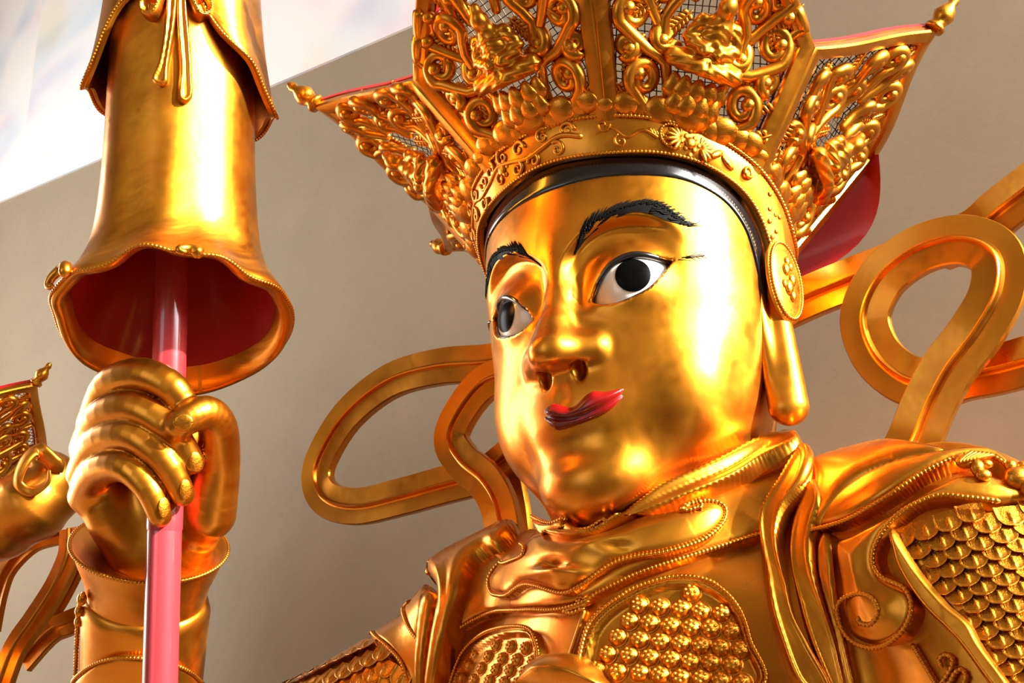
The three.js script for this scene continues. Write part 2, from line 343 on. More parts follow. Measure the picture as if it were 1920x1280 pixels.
// ---------------------------------------------------------------- the head, in its own axes: x to the statue's left, y up, z forward; eyes at y = 0
const EYE_N = V(0.47, 0.0, 0.883), EYE_T = V(0.883, 0, -0.47), EYE_C = [0.176, 0.022, 0.262], EYE_R = 0.142;
// the opening of an eye on its own chart: s along the lid, v up
const LID = spline([[-0.128, -0.03, -0.03], [-0.105, 0.016, -0.047], [-0.06, 0.064, -0.056], [0, 0.088, -0.046], [0.06, 0.084, -0.016], [0.115, 0.07, 0.05], [0.128, 0.068, 0.066]], 12);
function lidAt(s) { let i = 0; while (i < LID.length - 2 && LID[i + 1][0] < s) i++; const t = clamp((s - LID[i][0]) / (LID[i + 1][0] - LID[i][0])); return [lerp(LID[i][1], LID[i + 1][1], t), lerp(LID[i][2], LID[i + 1][2], t)]; }
function eyeChart(x, y, z) { const dx = x - EYE_C[0], dz = z - EYE_C[2]; return [dx * EYE_T.x + dz * EYE_T.z, y - 0, dx * EYE_N.x + dz * EYE_N.z]; }
function skull(x, y, z) {
  const a = 0.475 + 0.014 * sstep(-0.1, 0.2, y), b = 0.432 + 0.012 * sstep(0, 0.3, y), h = y > 0 ? 0.9 : 0.715, n = y > 0 ? 2.7 : 2.15;
  const q = Math.hypot(x / a, z / b), r = Math.abs(y / h);
  const F = Math.pow(Math.pow(q, n) + Math.pow(r, n), 1 / n);
  if (F < 0.2) return -0.3;
  const dq = Math.pow(q / F, n - 1), dr = Math.pow(r / F, n - 1) / h, gx = dq * x / (a * a * q + 1e-9), gz = dq * z / (b * b * q + 1e-9);
  return (F - 1) / Math.hypot(gx, gz, dr);
}
function headBase(x, y, z) {
  let d = smax(skull(x, y, z), y - 0.56, 0.06); const X = Math.abs(x);
  d = smin(d, ell(X, y, z, [0.2, -0.29, 0.19], [0.185, 0.2, 0.145]), 0.1);       // full cheeks
  d = smin(d, ell(x, y, z, [0, -0.555, 0.30], [0.17, 0.12, 0.135]), 0.13);     // chin
  d = smin(d, cap(x, y, z, [0, -0.35, -0.13, 0.36], [0, -1.0, -0.13, 0.36]), 0.08); // neck
  return d;
}
function headField(x, y, z) {
  const X = Math.abs(x);
  let d = headBase(x, y, z);
  if (z < -0.05 || d > 0.2 || d < -0.25) return d;
  const [s, v, w] = eyeChart(X, y, z);
  // brow edge and the hollow under it, deep by the nose and fading outward and down
  { const e = Math.hypot((s + 0.01) / 0.205, (v - 0.05) / 0.165), dep = 0.038 * sstep(-0.04, 0.09, v + 0.5 * Math.max(0, -s - 0.05)) * (1 - sstep(-0.02, 0.17, s - 0.4 * Math.max(0, v - 0.1)));
    d += dep * sstep(1.07, 0.88, e) * (w > 0 ? 1 : 0); }
  // nose
  let n = chain(x, y, z, [[0, 0.2, 0.372, 0.046], [0, 0.0, 0.402, 0.048], [0, -0.11, 0.449, 0.052], [0, -0.18, 0.489, 0.056]], 0.03);
  n = smin(n, cap(X, y, z, [0.02, -0.182, 0.464, 0.052], [0.1, -0.18, 0.4, 0.05]), 0.05);
  n = smax(n, -(y + 0.232) - 0.1 * (z - 0.45), 0.03);
  d = smin(d, n, 0.035);
  // the lids round the eye
  const ball = Math.hypot(X - EYE_C[0], y - EYE_C[1], z - EYE_C[2]);
  d = smin(d, Math.max(ball - (EYE_R + 0.013), Math.hypot(s / 0.16, (v - 0.025) / 0.125) * 0.125 - 0.125), 0.03);
  // muzzle and the bed of the lips
  d = smin(d, ell(x, y, z, [0, -0.345, 0.335], [0.17, 0.11, 0.095]), 0.1);
  d = smax(d, -cap(x, y, z, [0, -0.275, 0.466, 0.014], [0, -0.318, 0.466, 0.018]), 0.03); // philtrum
  d = smax(d, -ell(x, y, z, [0, -0.465, 0.478], [0.1, 0.02, 0.03]), 0.08);        // under the lower lip
  // nostrils
  d = smax(d, -ell(X, y, z, [0.06, -0.228, 0.43], [0.019, 0.045, 0.022]), 0.012);
  // the opening of the eye
  const [up, dn] = lidAt(clamp(s, -0.128, 0.128));
  const mid = (up + dn) / 2, half = (up - dn) / 2; let open = Math.abs(v - mid) - half; open = Math.max(open, Math.abs(s) - 0.128) * 0.8;
  if (w > 0) d = smax(d, -Math.max(open, -(ball - (EYE_R - 0.02))), 0.006);
  return d;
}
const cylUV = (x, y, z) => [Math.atan2(x, z) * 0.45, y];
const headWorld = (f) => (x, y, z) => { const e = HEADI.elements; return f(e[0] * x + e[4] * y + e[8] * z + e[12], e[1] * x + e[5] * y + e[9] * z + e[13], e[2] * x + e[6] * y + e[10] * z + e[14]); };
const headHit = (px, py, off = 0) => { const h = cast(headWorld((x, y, z) => headField(x, y, z) - off), px, py); return { p: toHead(h.p), n: h.n.clone().transformDirection(HEADI), miss: h.miss }; };
// moves a point of the head's axes onto the face, lifted by off
function onFace(p, f = headField, off = 0) { const q = p.clone(); for (let i = 0; i < 6; i++) { const n = grad(f, q, 0.003); q.addScaledVector(n, -clamp(f(q.x, q.y, q.z), -0.05, 0.05)); } return q.addScaledVector(grad(f, q, 0.003), off); }

const statue = thing('guardian_statue', 'large gilded guardian statue with painted eyes, red lips and scaled armour, gripping a parasol pole', 'statue', V(HEAD.x, 0, HEAD.z));
const INV = V(-HEAD.x, 0, -HEAD.z);
const head = part('head', meshSDF(headField, [-0.56, -1.0, -0.56], [0.56, 0.74, 0.6], 0.0076, { uv: cylUV }), gold, statue, 'gilded round face and neck');
const inHead = (o) => { o.matrixAutoUpdate = true; o.position.copy(HEAD).add(INV); o.rotation.set(0, YAW, 0.07261016, 'YXZ'); return o; };
inHead(head);
for (const side of [1, -1]) {
  const flip = (p) => V(p.x * side, p.y, p.z);
  const ball = part('eyeball', new THREE.SphereGeometry(EYE_R - 0.003, 64, 40), eyeWhite, head, 'glossy painted eye white'); ball.position.set(EYE_C[0] * side, EYE_C[1], EYE_C[2]);
  // pupil: a thin dome of the ball
  const look = V(0.225 * side, 0.0, 0.2).setY(0.006).normalize();
  const dir = V(side > 0 ? 0.5 : -0.38, 0.012, 0.87).normalize();
  const pg = new THREE.SphereGeometry(EYE_R - 0.001, 48, 12, 0, Math.PI * 2, 0, 0.385);
  const pupil = part('pupil', pg, pupilBlack, ball, 'black pupil'); pupil.quaternion.setFromUnitVectors(V(0, 1, 0), dir);
  // black rims of the lids
  const rim = (k, r0, ext) => { const pts = LID.map((l) => { const s = l[0], v = l[k]; const rr = Math.sqrt(Math.max(0.0001, (EYE_R + 0.004) ** 2 - s * s - (v - EYE_C[1]) ** 2)); return flip(V(EYE_C[0] + EYE_T.x * s + EYE_N.x * rr, v, EYE_C[2] + EYE_T.z * s + EYE_N.z * rr)); });
    if (ext) for (let i = 1; i <= 12; i++) { const l = LID[LID.length - 1], s = l[0] + i * 0.0075, v = l[k] + i * 0.0012; pts.push(onFace(flip(V(EYE_C[0] + EYE_T.x * s + EYE_N.x * 0.08, v, EYE_C[2] + EYE_T.z * s + EYE_N.z * 0.08)), headField, 0.001)); }
    return tube(pts, r0, 8); };
  part('upper_lid_line', rim(1, (t) => 0.004 + 0.009 * Math.sin(Math.PI * Math.min(1, t * 1.05)) * (1 - 0.3 * t), true), blackPaint, head, 'black painted line of the upper lid');
  part('lower_lid_line', rim(2, (t) => 0.0052 * (1 - 0.45 * t) + 0.001, false), blackPaint, head, 'black painted line of the lower lid');
}

{ // lips: one red relief, parted by a groove along the mouth
  const hit = (px, py) => headHit(px, py), line = lineDist(spline([[1018, 776], [1040, 784], [1066, 785], [1102, 776], [1139, 757], [1174, 732]], 8));
  const outline = [[1019, 777], [1028, 764], [1039, 757.5], [1053, 760], [1069, 764.5], [1083, 758], [1098, 743], [1113, 734], [1133, 735], [1153, 731.5], [1168, 729], [1172, 735], [1163, 750], [1143, 769], [1118, 783], [1092, 793], [1062, 803.5], [1047, 806], [1038, 801], [1026, 790]];
  const g = plate(hit, outline, (d, x, y) => { const l = line(x, y); return 0.004 + 0.02 * (1 - Math.exp(-d / 7)) - 0.016 * Math.exp(-(l * l) / 18) + 0.006 * sstep(0, 16, d); }, { step: 2.5, skirt: 0.01 });
  part('lips', g, lipRed, head, 'closed smiling red lips');
}
{ // eyebrows: a dark painted band with hair strokes along its upper edge
  const lower = spline([[1077, 479], [1086, 463], [1099, 447], [1128, 424], [1159, 410], [1192, 403], [1226, 406], [1262, 417], [1292, 424]], 10), upper = spline([[1077, 477], [1084, 458], [1093, 441], [1117, 413], [1147, 394], [1179, 382], [1214, 376], [1250, 388], [1290, 420]], 10);
  const rows = [[], [], [], []];
  const L = lower.map(([x, y]) => headHit(x, y).p), U = upper.map(([x, y]) => headHit(x, y).p);
  const band = [0, 0.33, 0.67, 1].map((t) => L.map((p, i) => onFace(p.clone().lerp(U[i], t), headField, 0.0018)));
  const strokes = [];
  const stroke = (i, t, len, lean) => {
    const p = L[i].clone().lerp(U[i], t), along = L[Math.min(i + 1, L.length - 1)].clone().sub(L[Math.max(i - 1, 0)]).normalize(), out = U[i].clone().sub(L[i]); if (out.length() < 1e-4) return; out.normalize();
    const dir = along.multiplyScalar(lean).add(out).normalize(), pts = [];
    for (let k = 0; k <= 4; k++) pts.push(onFace(p.clone().addScaledVector(dir, len * k / 4).addScaledVector(along, 0.004 * (k / 4) ** 2), headField, 0.0016));
    strokes.push(tube(pts, (s) => 0.0032 * (1 - s) + 0.0003, 5));
  };
  for (let i = 2; i < L.length; i++) { const f = i / L.length; for (let r = 0; r < 2; r++) stroke(i, 0.72 + 0.25 * rnd(), (0.016 + 0.022 * Math.sin(Math.PI * Math.min(1, f * 1.15))) * (0.7 + 0.5 * rnd()), 0.7 + 1.2 * f + 0.3 * rnd()); }
  for (let i = Math.floor(L.length * 0.72); i < L.length; i++) stroke(i, 0.05 + 0.5 * rnd(), 0.03 + 0.012 * rnd(), 3.5);
  const flat = band[0].map((_, i) => band.map((r) => r[i])), g = mergeGeometries([grid2geo(flat), ...strokes]);
  const mirrored = g.clone().scale(-1, 1, 1); { const a = mirrored.index.array; for (let i = 0; i < a.length; i += 3) { const t = a[i]; a[i] = a[i + 1]; a[i + 1] = t; } const n = mirrored.attributes.normal; for (let i = 0; i < n.count; i++) n.setX(i, n.getX(i) * 1); }
  mirrored.computeVertexNormals();
  part('eyebrow', g, browPaint, head, 'black painted eyebrow with fine hair strokes'); part('eyebrow', mirrored, browPaint, head, 'black painted eyebrow with fine hair strokes');
  // lashes at the outer tails of the lids
  for (const side of [1, -1]) {
    const ls = []; for (let i = 0; i < 12; i++) { const s = 0.135 + i * 0.0065, up = i % 3 !== 2, pts = []; for (let k = 0; k <= 3; k++) { const ss = s + 0.011 * k, v = 0.068 + (s - 0.128) * 0.16 + (up ? 1 : -0.9) * 0.0045 * k; pts.push(onFace(V(side * (EYE_C[0] + EYE_T.x * ss + EYE_N.x * 0.08), v, EYE_C[2] + EYE_T.z * ss + EYE_N.z * 0.08), headField, 0.0012)); } ls.push(tube(pts, (t) => 0.002 * (1 - t) + 0.0002, 4)); }
    part('eyelashes', mergeGeometries(ls), blackPaint, head, 'short black painted lashes at the eye corner');
  }
}
// hair: a thin glossy black cap under the crown
const HAIR = spline([[0, 0.366], [0.42, 0.363], [0.66, 0.354], [0.9, 0.341], [1.087, 0.318], [1.28, 0.274], [1.41, 0.21], [1.47, 0.14], [1.57, -0.02], [1.63, -0.055], [1.72, -0.03], [1.9, 0.2], [3.2, 0.25]], 8);
function hairY(phi) { let i = 0; while (i < HAIR.length - 2 && HAIR[i + 1][0] < phi) i++; return lerp(HAIR[i][1], HAIR[i + 1][1], clamp((phi - HAIR[i][0]) / (HAIR[i + 1][0] - HAIR[i][0]))); }
{
  const f = (x, y, z) => { const b = headBase(x, y, z) - 0.007; return smax(Math.max(b, -(b + 0.03)), (hairY(Math.abs(Math.atan2(x, z))) - y) * 0.6, 0.008); };
  part('hair', meshSDF(f, [-0.54, -0.1, -0.5], [0.54, 0.62, 0.5], 0.006, { uv: cylUV }), blackPaint, head, 'glossy black painted hairline');
}
{ // ears with long lobes
  const ear = (x, y, z) => {
    let d = chain(x, y, z, [[0.484, 0.08, -0.07, 0.036], [0.492, -0.1, -0.06, 0.042], [0.5, -0.25, -0.045, 0.05], [0.502, -0.36, -0.035, 0.057]]);
    d = smin(d, chain(x, y, z, [[0.462, 0.05, -0.0, 0.018], [0.464, -0.12, 0.002, 0.02], [0.468, -0.27, 0.0, 0.022], [0.482, -0.36, -0.015, 0.03]]), 0.035);
    d = smin(d, ell(x, y, z, [0.475, -0.15, -0.1], [0.035, 0.23, 0.06]), 0.03);
    return d;
  };
  const g = meshSDF(ear, [0.38, -0.5, -0.25], [0.58, 0.2, 0.1], 0.006);
  part('ear', g, gold, head, 'long-lobed gilded ear');
  part('ear', meshSDF((x, y, z) => ear(-x + 0.05, y, z + 0.1), [-0.58, -0.5, -0.25], [-0.38, 0.2, 0.1], 0.008), gold, head, 'long-lobed gilded ear');
}
// ---------------------------------------------------------------- the crown, in the head's axes
const crown = thing('crown', 'flaring gilded openwork crown of five pointed panels worn low on the statue\'s head', 'crown', V(HEAD.x, HEAD.y, HEAD.z));
crown.rotation.set(0, YAW, 0.07261016, 'YXZ');
const polar = (deg, r, y) => { const a = deg * Math.PI / 180; return V(Math.sin(a) * r, y, Math.cos(a) * r); };
// lower and upper edge of the band: angle, radius, height
const BLOW = spline([[0, 0.442, 0.448], [7.6, 0.442, 0.446], [29.6, 0.454, 0.426], [49.4, 0.472, 0.408], [65.3, 0.487, 0.374], [79.6, 0.502, 0.312], [88, 0.508, 0.235], [93.5, 0.511, 0.13], [100, 0.515, 0.0], [110, 0.51, -0.02], [140, 0.5, 0.05], [180, 0.49, 0.1]], 8);
const BUP = spline([[0, 0.475, 0.563], [20.5, 0.478, 0.557], [41, 0.492, 0.53], [58.4, 0.508, 0.492], [74, 0.525, 0.448], [86, 0.545, 0.39], [98, 0.557, 0.31], [106, 0.56, 0.22], [120, 0.55, 0.2], [140, 0.54, 0.22], [180, 0.53, 0.25]], 8);
const along = (tab, deg) => { const a = Math.abs(deg); let i = 0; while (i < tab.length - 2 && tab[i + 1][0] < a) i++; const t = clamp((a - tab[i][0]) / (tab[i + 1][0] - tab[i][0] + 1e-9)); return [lerp(tab[i][1], tab[i + 1][1], t), lerp(tab[i][2], tab[i + 1][2], t)]; };
const bandAt = (deg, t, off = 0) => { const a = along(BLOW, deg), b = along(BUP, deg); return polar(deg, lerp(a[0], b[0], t) + off, lerp(a[1], b[1], t)); };
{
  const rows = [], prof = [[0.01, -0.012], [0, -0.006], [0, 0.004], [0.06, 0.006], [0.5, 0.012], [0.94, 0.006], [1, 0.004], [1, -0.02], [0.5, -0.02], [0.01, -0.012]];
  for (let d = -180; d <= 180; d += 2) rows.push(prof.map(([t, o]) => bandAt(d, t, o)));
  part('head_band', toCreasedNormals(grid2geo(rows), 0.7), gold, crown, 'broad gilded head band with raised ornament');
  for (const [t, r] of [[0.03, 0.006], [0.97, 0.007]]) { const pts = []; for (let d = -150; d <= 150; d += 1) pts.push(bandAt(d, t, 0.009)); part('rope_trim', cord(pts, r, 0.012), gold, crown); }
}
// ornament on the band, drawn as (angle, height across the band)
function onBand(list, off = 0.012) { return spline(list, 6).map(([d, t]) => bandAt(d, t, off)); }
{
  const vine = (name, list, r = 0.0075) => part(name, tube(onBand(list), (s) => r * (1 - 0.55 * s) , 6), gold, crown);
  const curl = (d, t, R, dir, turns = 1.3, a0 = 0) => { const o = []; for (let i = 0; i <= 14; i++) { const s = i / 14, a = a0 + dir * s * turns * 6.283, q = R * (1 - 0.85 * s); o.push([d + Math.cos(a) * q * 115, t + Math.sin(a) * q * 8]); } return o; };
  // a vine with curls running from the brow to the far temple
  vine('band_scroll', [[18, 0.5], [10, 0.62], [2, 0.45], [-6, 0.35], [-14, 0.5], [-22, 0.62], [-30, 0.45], [-38, 0.4], [-46, 0.58], [-56, 0.45], [-66, 0.5]], 0.01);
  for (const [d, t, dir, a] of [[13, 0.72, 1, 0], [8, 0.3, -1, 2], [3, 0.75, 1, 1], [-3, 0.22, -1, 3], [-9, 0.7, 1, 0], [-12, 0.25, -1, 1], [-18, 0.76, 1, 2], [-22, 0.3, 1, 0], [-27, 0.72, -1, 1], [-33, 0.65, 1, 3], [-37, 0.2, -1, 0], [-42, 0.7, 1, 2], [-48, 0.3, -1, 1], [-53, 0.75, 1, 0], [-60, 0.25, -1, 2], [-66, 0.72, 1, 1]]) vine('band_curl', curl(d, t, 0.027, dir, 1.2, a), 0.0072);
  const boss = (d, t, r, flat = 0.6) => { const g = new THREE.SphereGeometry(r, 16, 10); g.scale(1, 1, flat); const m = part('boss', g, gold, crown); const p = bandAt(d, t, 0.01); m.position.copy(p); m.lookAt(crown.localToWorld(p.clone().multiply(V(2, 1, 2)))); return m; };
  const shell = (d, t, r, turn, n = 7) => { const gs = []; for (let i = 0; i < n; i++) { const a = turn + (i / (n - 1) - 0.5) * 2.6, g = new THREE.SphereGeometry(1, 8, 6); g.scale(r * 0.16, r * 0.5, r * 0.16); g.translate(0, r * 0.55, 0); g.rotateZ(a); gs.push(g); } const m = part('shell_petal', mergeGeometries(gs), gold, crown); const p = bandAt(d, t, 0.012); m.position.copy(p); m.lookAt(p.clone().multiply(V(2, 1, 2)).applyMatrix4(HEADM)); return m; };
  crown.updateMatrixWorld(true);
  for (const d of [58, -20]) { boss(d, 0.5, 0.02); for (let k = 0; k < 6; k++) { const a = k * 1.047; boss(d + Math.cos(a) * 3.1, 0.5 + Math.sin(a) * 0.2, 0.009); } }
  shell(54.5, 0.55, 0.05, 1.3); shell(61.5, 0.45, 0.05, -1.5); boss(58, 0.88, 0.009); boss(58, 0.14, 0.009);
  { const ring = []; for (let i = 0; i <= 20; i++) { const a = 1.2 + i / 20 * 4.2; ring.push(bandAt(51.5 + Math.cos(a) * 4.4, 0.55 + Math.sin(a) * 0.34, 0.014)); } part('bead_ring', cord(ring, 0.005, 0.009), gold, crown); }
  for (const [d, t, turn] of [[68, 0.5, 2.1], [72, 0.42, -2.3]]) { const g = new THREE.SphereGeometry(1, 12, 8); g.scale(0.012, 0.03, 0.008); g.rotateZ(turn); const m = part('leaf', g, gold, crown); const p = bandAt(d, t, 0.012); m.position.copy(p); m.lookAt(p.clone().multiply(V(2, 1, 2)).applyMatrix4(HEADM)); }
  { const g = new THREE.TorusGeometry(0.016, 0.006, 10, 24); const m = part('ring_ornament', g, gold, crown); const p = bandAt(80, 0.55, 0.014); m.position.copy(p); m.lookAt(p.clone().multiply(V(2, 1, 2)).applyMatrix4(HEADM)); boss(80, 0.55, 0.007); }
  for (const [d, t] of [[90, 0.75], [93, 0.6], [90.5, 0.5], [94, 0.42], [91, 0.32], [92.5, 0.2], [95, 0.7], [96, 0.3]]) boss(d, t, 0.009);
  vine('band_scroll', [[46, 0.45], [41, 0.6], [35, 0.4], [30, 0.65], [24, 0.5]], 0.006); vine('band_curl', curl(33, 0.3, 0.022, 1, 1.2, 2), 0.005); vine('band_curl', curl(27, 0.72, 0.022, -1, 1.2, 0), 0.005);
  { const leaf = []; for (let i = 0; i < 7; i++) { const g = new THREE.SphereGeometry(1, 8, 6); g.scale(0.005, 0.014 * (1 - i * 0.1), 0.005); g.rotateZ(0.5); g.translate(i * 0.009, -i * 0.003, 0); leaf.push(g); } const m = part('leaf', mergeGeometries(leaf), gold, crown); const p = bandAt(44, 0.6, 0.012); m.position.copy(p); m.lookAt(p.clone().multiply(V(2, 1, 2)).applyMatrix4(HEADM)); }
}
{ // ear guard: an oval disc edged with cord
  for (const side of [1, -1]) {
    const c = V(0.528 * side, 0.05, -0.06), g = new THREE.SphereGeometry(1, 40, 24); g.scale(0.022, 0.145, 0.085);
    const m = part('ear_guard', g, gold, crown, 'oval gilded ear guard'); m.position.copy(c); m.rotation.y = -0.2 * side;
    const ring = []; for (let i = 0; i <= 60; i++) { const a = i / 60 * 6.2832; ring.push(V(0.012 * side, Math.cos(a) * 0.128, Math.sin(a) * 0.075)); }
    part('rope_trim', cord(ring, 0.0055, 0.01), gold, m);
    const gs = []; for (const [y, z, r] of [[0.06, 0, 0.014], [0.03, 0.012, 0.018], [0.0, -0.012, 0.02], [-0.03, 0.01, 0.022], [-0.055, -0.006, 0.016], [0.045, -0.015, 0.012], [-0.02, 0.028, 0.012]]) { const s = new THREE.SphereGeometry(r, 10, 8); s.scale(0.6, 1.2, 0.8); s.translate(0.022 * side, y, z); gs.push(s); }
    part('relief', mergeGeometries(gs), gold, m);
  }
}
// ---- openwork panels
const NOTCH = { 28.5: [0.735, 0.82], 85.5: [0.79, 0.73], 142.5: [1.03, 0.74] };
const TIP = { 0: [1.0, 1.15], 57: [1.03, 1.08], '-57': [1.05, 0.97], 114: [1.13, 0.95], '-114': [1.3, 0.86] };
const notchAt = (deg) => polar(deg, ...NOTCH[Math.abs(deg)]);
// a small seated figure on a lotus, one solid
const figureGeo = meshSDF((x, y, z) => {
  const X = Math.abs(x); let d = ell(x, y, z, [0, 0.205, 0.03], [0.026, 0.032, 0.028]);
  d = smin(d, ell(x, y, z, [0, 0.238, 0.024], [0.016, 0.016, 0.016]), 0.01);
  d = smin(d, cap(x, y, z, [0, 0.165, 0.015, 0.018], [0, 0.19, 0.02, 0.016]), 0.012);
  d = smin(d, cap(x, y, z, [0, 0.145, 0.012, 0.042], [0, 0.08, 0.014, 0.046]), 0.02);
  d = smin(d, chain(X, y, z, [[0.045, 0.155, 0.014, 0.02], [0.066, 0.105, 0.02, 0.018], [0.02, 0.088, 0.058, 0.015]]), 0.012);
  d = smin(d, chain(X, y, z, [[0.03, 0.05, 0.02, 0.032], [0.085, 0.045, 0.03, 0.026], [0.01, 0.04, 0.062, 0.02]]), 0.02);
  return d + 0.0013 * Math.sin(y * 260 + X * 120) * (y < 0.16 ? 1 : 0);
}, [-0.13, -0.01, -0.06], [0.13, 0.27, 0.11], 0.0055, { relax: 1 });
const petalGeo = (() => { const g = new THREE.SphereGeometry(1, 10, 8); const p = g.attributes.position; for (let i = 0; i < p.count; i++) { const y = p.getY(i); p.setX(i, p.getX(i) * (1 - 0.35 * Math.max(0, y))); p.setY(i, y + (y > 0.6 ? (y - 0.6) * 0.5 : 0)); } g.computeVertexNormals(); g.scale(0.034, 0.036, 0.018); return g; })();
const leafGeo = (() => { const gs = []; for (let i = 0; i < 6; i++) for (const s of [-1, 1]) { const g = new THREE.SphereGeometry(1, 6, 5); g.scale(0.0075, 0.02 * (1 - i * 0.11), 0.007); g.rotateZ(s * 0.9); g.translate(s * 0.011, i * 0.0135, 0); gs.push(g); } const g = new THREE.SphereGeometry(1, 6, 6); g.scale(0.006, 0.048, 0.009); g.translate(0, 0.04, 0); gs.push(g); return mergeGeometries(gs); })();
const combGeo = (() => { const gs = []; for (let i = 0; i < 6; i++) { const g = new THREE.SphereGeometry(1, 6, 5); g.scale(0.006, 0.022 - 0.0018 * i, 0.009); g.rotateZ(0.35 - 0.06 * i); g.translate(i * 0.0115, 0.004 * Math.sin(i), 0); gs.push(g); } return mergeGeometries(gs); })();
const budGeo = new THREE.SphereGeometry(0.021, 14, 10);
const cloudGeo = (() => { const gs = []; for (const [x, y, r] of [[-0.045, 0, 0.03], [0, 0.018, 0.038], [0.045, 0, 0.03], [0.02, -0.02, 0.03], [-0.022, -0.022, 0.028]]) { const g = new THREE.SphereGeometry(r, 12, 10); g.scale(1.15, 0.95, 0.5); g.translate(x, y, (r - 0.03) * 0.8); gs.push(g); } return mergeGeometries(gs); })();
const finialGeo = (() => { const g = new THREE.LatheGeometry([[0.001, 0], [0.03, 0.002], [0.034, 0.016], [0.022, 0.03], [0.03, 0.045], [0.036, 0.062], [0.028, 0.085], [0.014, 0.105], [0.018, 0.118], [0.012, 0.135], [0.001, 0.145]].map(([x, y]) => new THREE.Vector2(x, y)), 20); return g; })();
const panels = [];
function crownPanel(mid, label, detail) {
  const dl = mid - 28.5, dr = mid + 28.5, bl = bandAt(dl, 0.9, -0.005), br = bandAt(dr, 0.9, -0.005), nl = notchAt(dl), nr = notchAt(dr), tip = polar(mid, ...TIP[mid]);
  const o = bl.clone().add(br).multiplyScalar(0.5), X = br.clone().sub(bl).normalize(), N = X.clone().cross(tip.clone().sub(o)).normalize(), Y = N.clone().cross(X);
  const w0 = bl.distanceTo(br) / 2, w1 = nl.distanceTo(nr) / 2, nm = nl.clone().add(nr).multiplyScalar(0.5), h1 = nm.distanceTo(o), h2 = h1 + tip.distanceTo(nm);
  const half = (y) => y < h1 ? lerp(w0, w1, clamp(y / h1)) : w1 * clamp((h2 - y) / (h2 - h1));
  const pt = (x, y, z = 0) => {
    const v = y < h1 ? y / h1 : 1 + (y - h1) / (h2 - h1), L = v < 1 ? bl.clone().lerp(nl, v) : nl.clone().lerp(tip, v - 1), R = v < 1 ? br.clone().lerp(nr, v) : nr.clone().lerp(tip, v - 1);
    const u = half(y) > 1e-5 ? x / half(y) : 0; return L.lerp(R, (u + 1) / 2).addScaledVector(N, z);
  };
  const root = new THREE.Group(); root.name = 'crown_panel'; root.userData.label = label; crown.add(root);
  // frame: five mitred bars
  const outer = [[-w0, -0.03], [-w1, h1], [0, h2], [w1, h1], [w0, -0.03]], B = 0.053;
  const inset = (b) => { // polygon moved inward by b along the four visible sides
    const line = outer.slice(0, 4).map((p, i) => { const q = outer[i + 1], dx = q[0] - p[0], dy = q[1] - p[1], l = Math.hypot(dx, dy); return [p[0] + dy / l * b, p[1] - dx / l * b, dx, dy]; });
    const cross = (a, c) => { const k = ((c[0] - a[0]) * c[3] - (c[1] - a[1]) * c[2]) / (a[2] * c[3] - a[3] * c[2]); return [a[0] + a[2] * k, a[1] + a[3] * k]; };
    return [[line[0][0], line[0][1]], cross(line[0], line[1]), cross(line[1], line[2]), cross(line[2], line[3]), [line[3][0] + line[3][2], line[3][1] + line[3][3]]];
  };
  const prof = [[-0.001, -0.024], [-0.001, 0.006], [0.006, 0.013], [B * 0.5, 0.017], [B - 0.008, 0.014], [B, 0.004], [B, -0.024], [-0.001, -0.024]], rings = prof.map(([b, z]) => inset(b).map((p) => [...p, z]));
  // the rims between notch and tip swing in a shallow double curve
  const sway = (k, t) => k === 1 || k === 2 ? 0.02 * Math.sin(t * Math.PI * 2) * (k === 1 ? 1 : -1) : 0;
  const rows = []; for (let k = 0; k < 4; k++) for (let s = 0; s <= (k === 3 ? 10 : 9); s++) { const t = s / 10; rows.push(rings.map((r) => { const x = lerp(r[k][0], r[k + 1][0], t), y = lerp(r[k][1], r[k + 1][1], t); return pt(x, y, r[k][2] + sway(k, t) * 0.5); })); }
  part('panel_frame', toCreasedNormals(grid2geo(rows), 0.6), gold, root);
  const back = [[-0.004, -0.044], [-0.004, -0.024], [B + 0.004, -0.024], [B + 0.004, -0.044], [-0.004, -0.044]].map(([b, z]) => inset(b).map((p) => [...p, z]));
  const brows = []; for (let k = 0; k < 4; k++) for (let s = 0; s <= (k === 3 ? 10 : 9); s++) { const t = s / 10; brows.push(back.map((r) => pt(lerp(r[k][0], r[k + 1][0], t), lerp(r[k][1], r[k + 1][1], t), r[k][2] + sway(k, t) * 0.5))); }
  part('panel_backing', toCreasedNormals(grid2geo(brows), 0.6), redLacquer, root, 'red lacquered back of the panel frame');
  // woven wire behind the carving
  { const gs = [], ins = polyDist(inset(B * 0.6)), st = 0.0225; 
    for (const ang of [0.15, 1.72]) { const c = Math.cos(ang), s = Math.sin(ang); for (let k = -26; k <= 40; k++) { let run = []; const flush = () => { if (run.length > 1) gs.push(tube(run, 0.0021, 4)); run = []; }; for (let j = -30; j <= 40; j++) { const x = c * j * st - s * k * st, y = s * j * st + c * k * st; if (ins(x, y) < 0 && y > -0.02 && y < h2 * 0.985) run.push(pt(x, y, -0.02 + 0.002 * ((j + k) % 2 ? 1 : -1))); else flush(); } flush(); } }
    if (gs.length) { const m = part('wire_mesh', mergeGeometries(gs), wireDark, root, 'dark woven wire behind the carving'); } }
  // carving
  const place = (name, geo, x, y, z, turn, s = 1) => { const m = part(name, geo, gold, root); const hx = Math.max(0, half(y) - (name[0] === 'l' && name[1] === 'e' ? 0.1 : 0.06)); m.position.copy(pt(clamp(x, -hx, hx), y, z)); m.quaternion.setFromRotationMatrix(new THREE.Matrix4().makeBasis(X, Y, N)); m.rotateZ(turn); m.scale.setScalar(s); return m; };
  const K = h2 / 0.72;
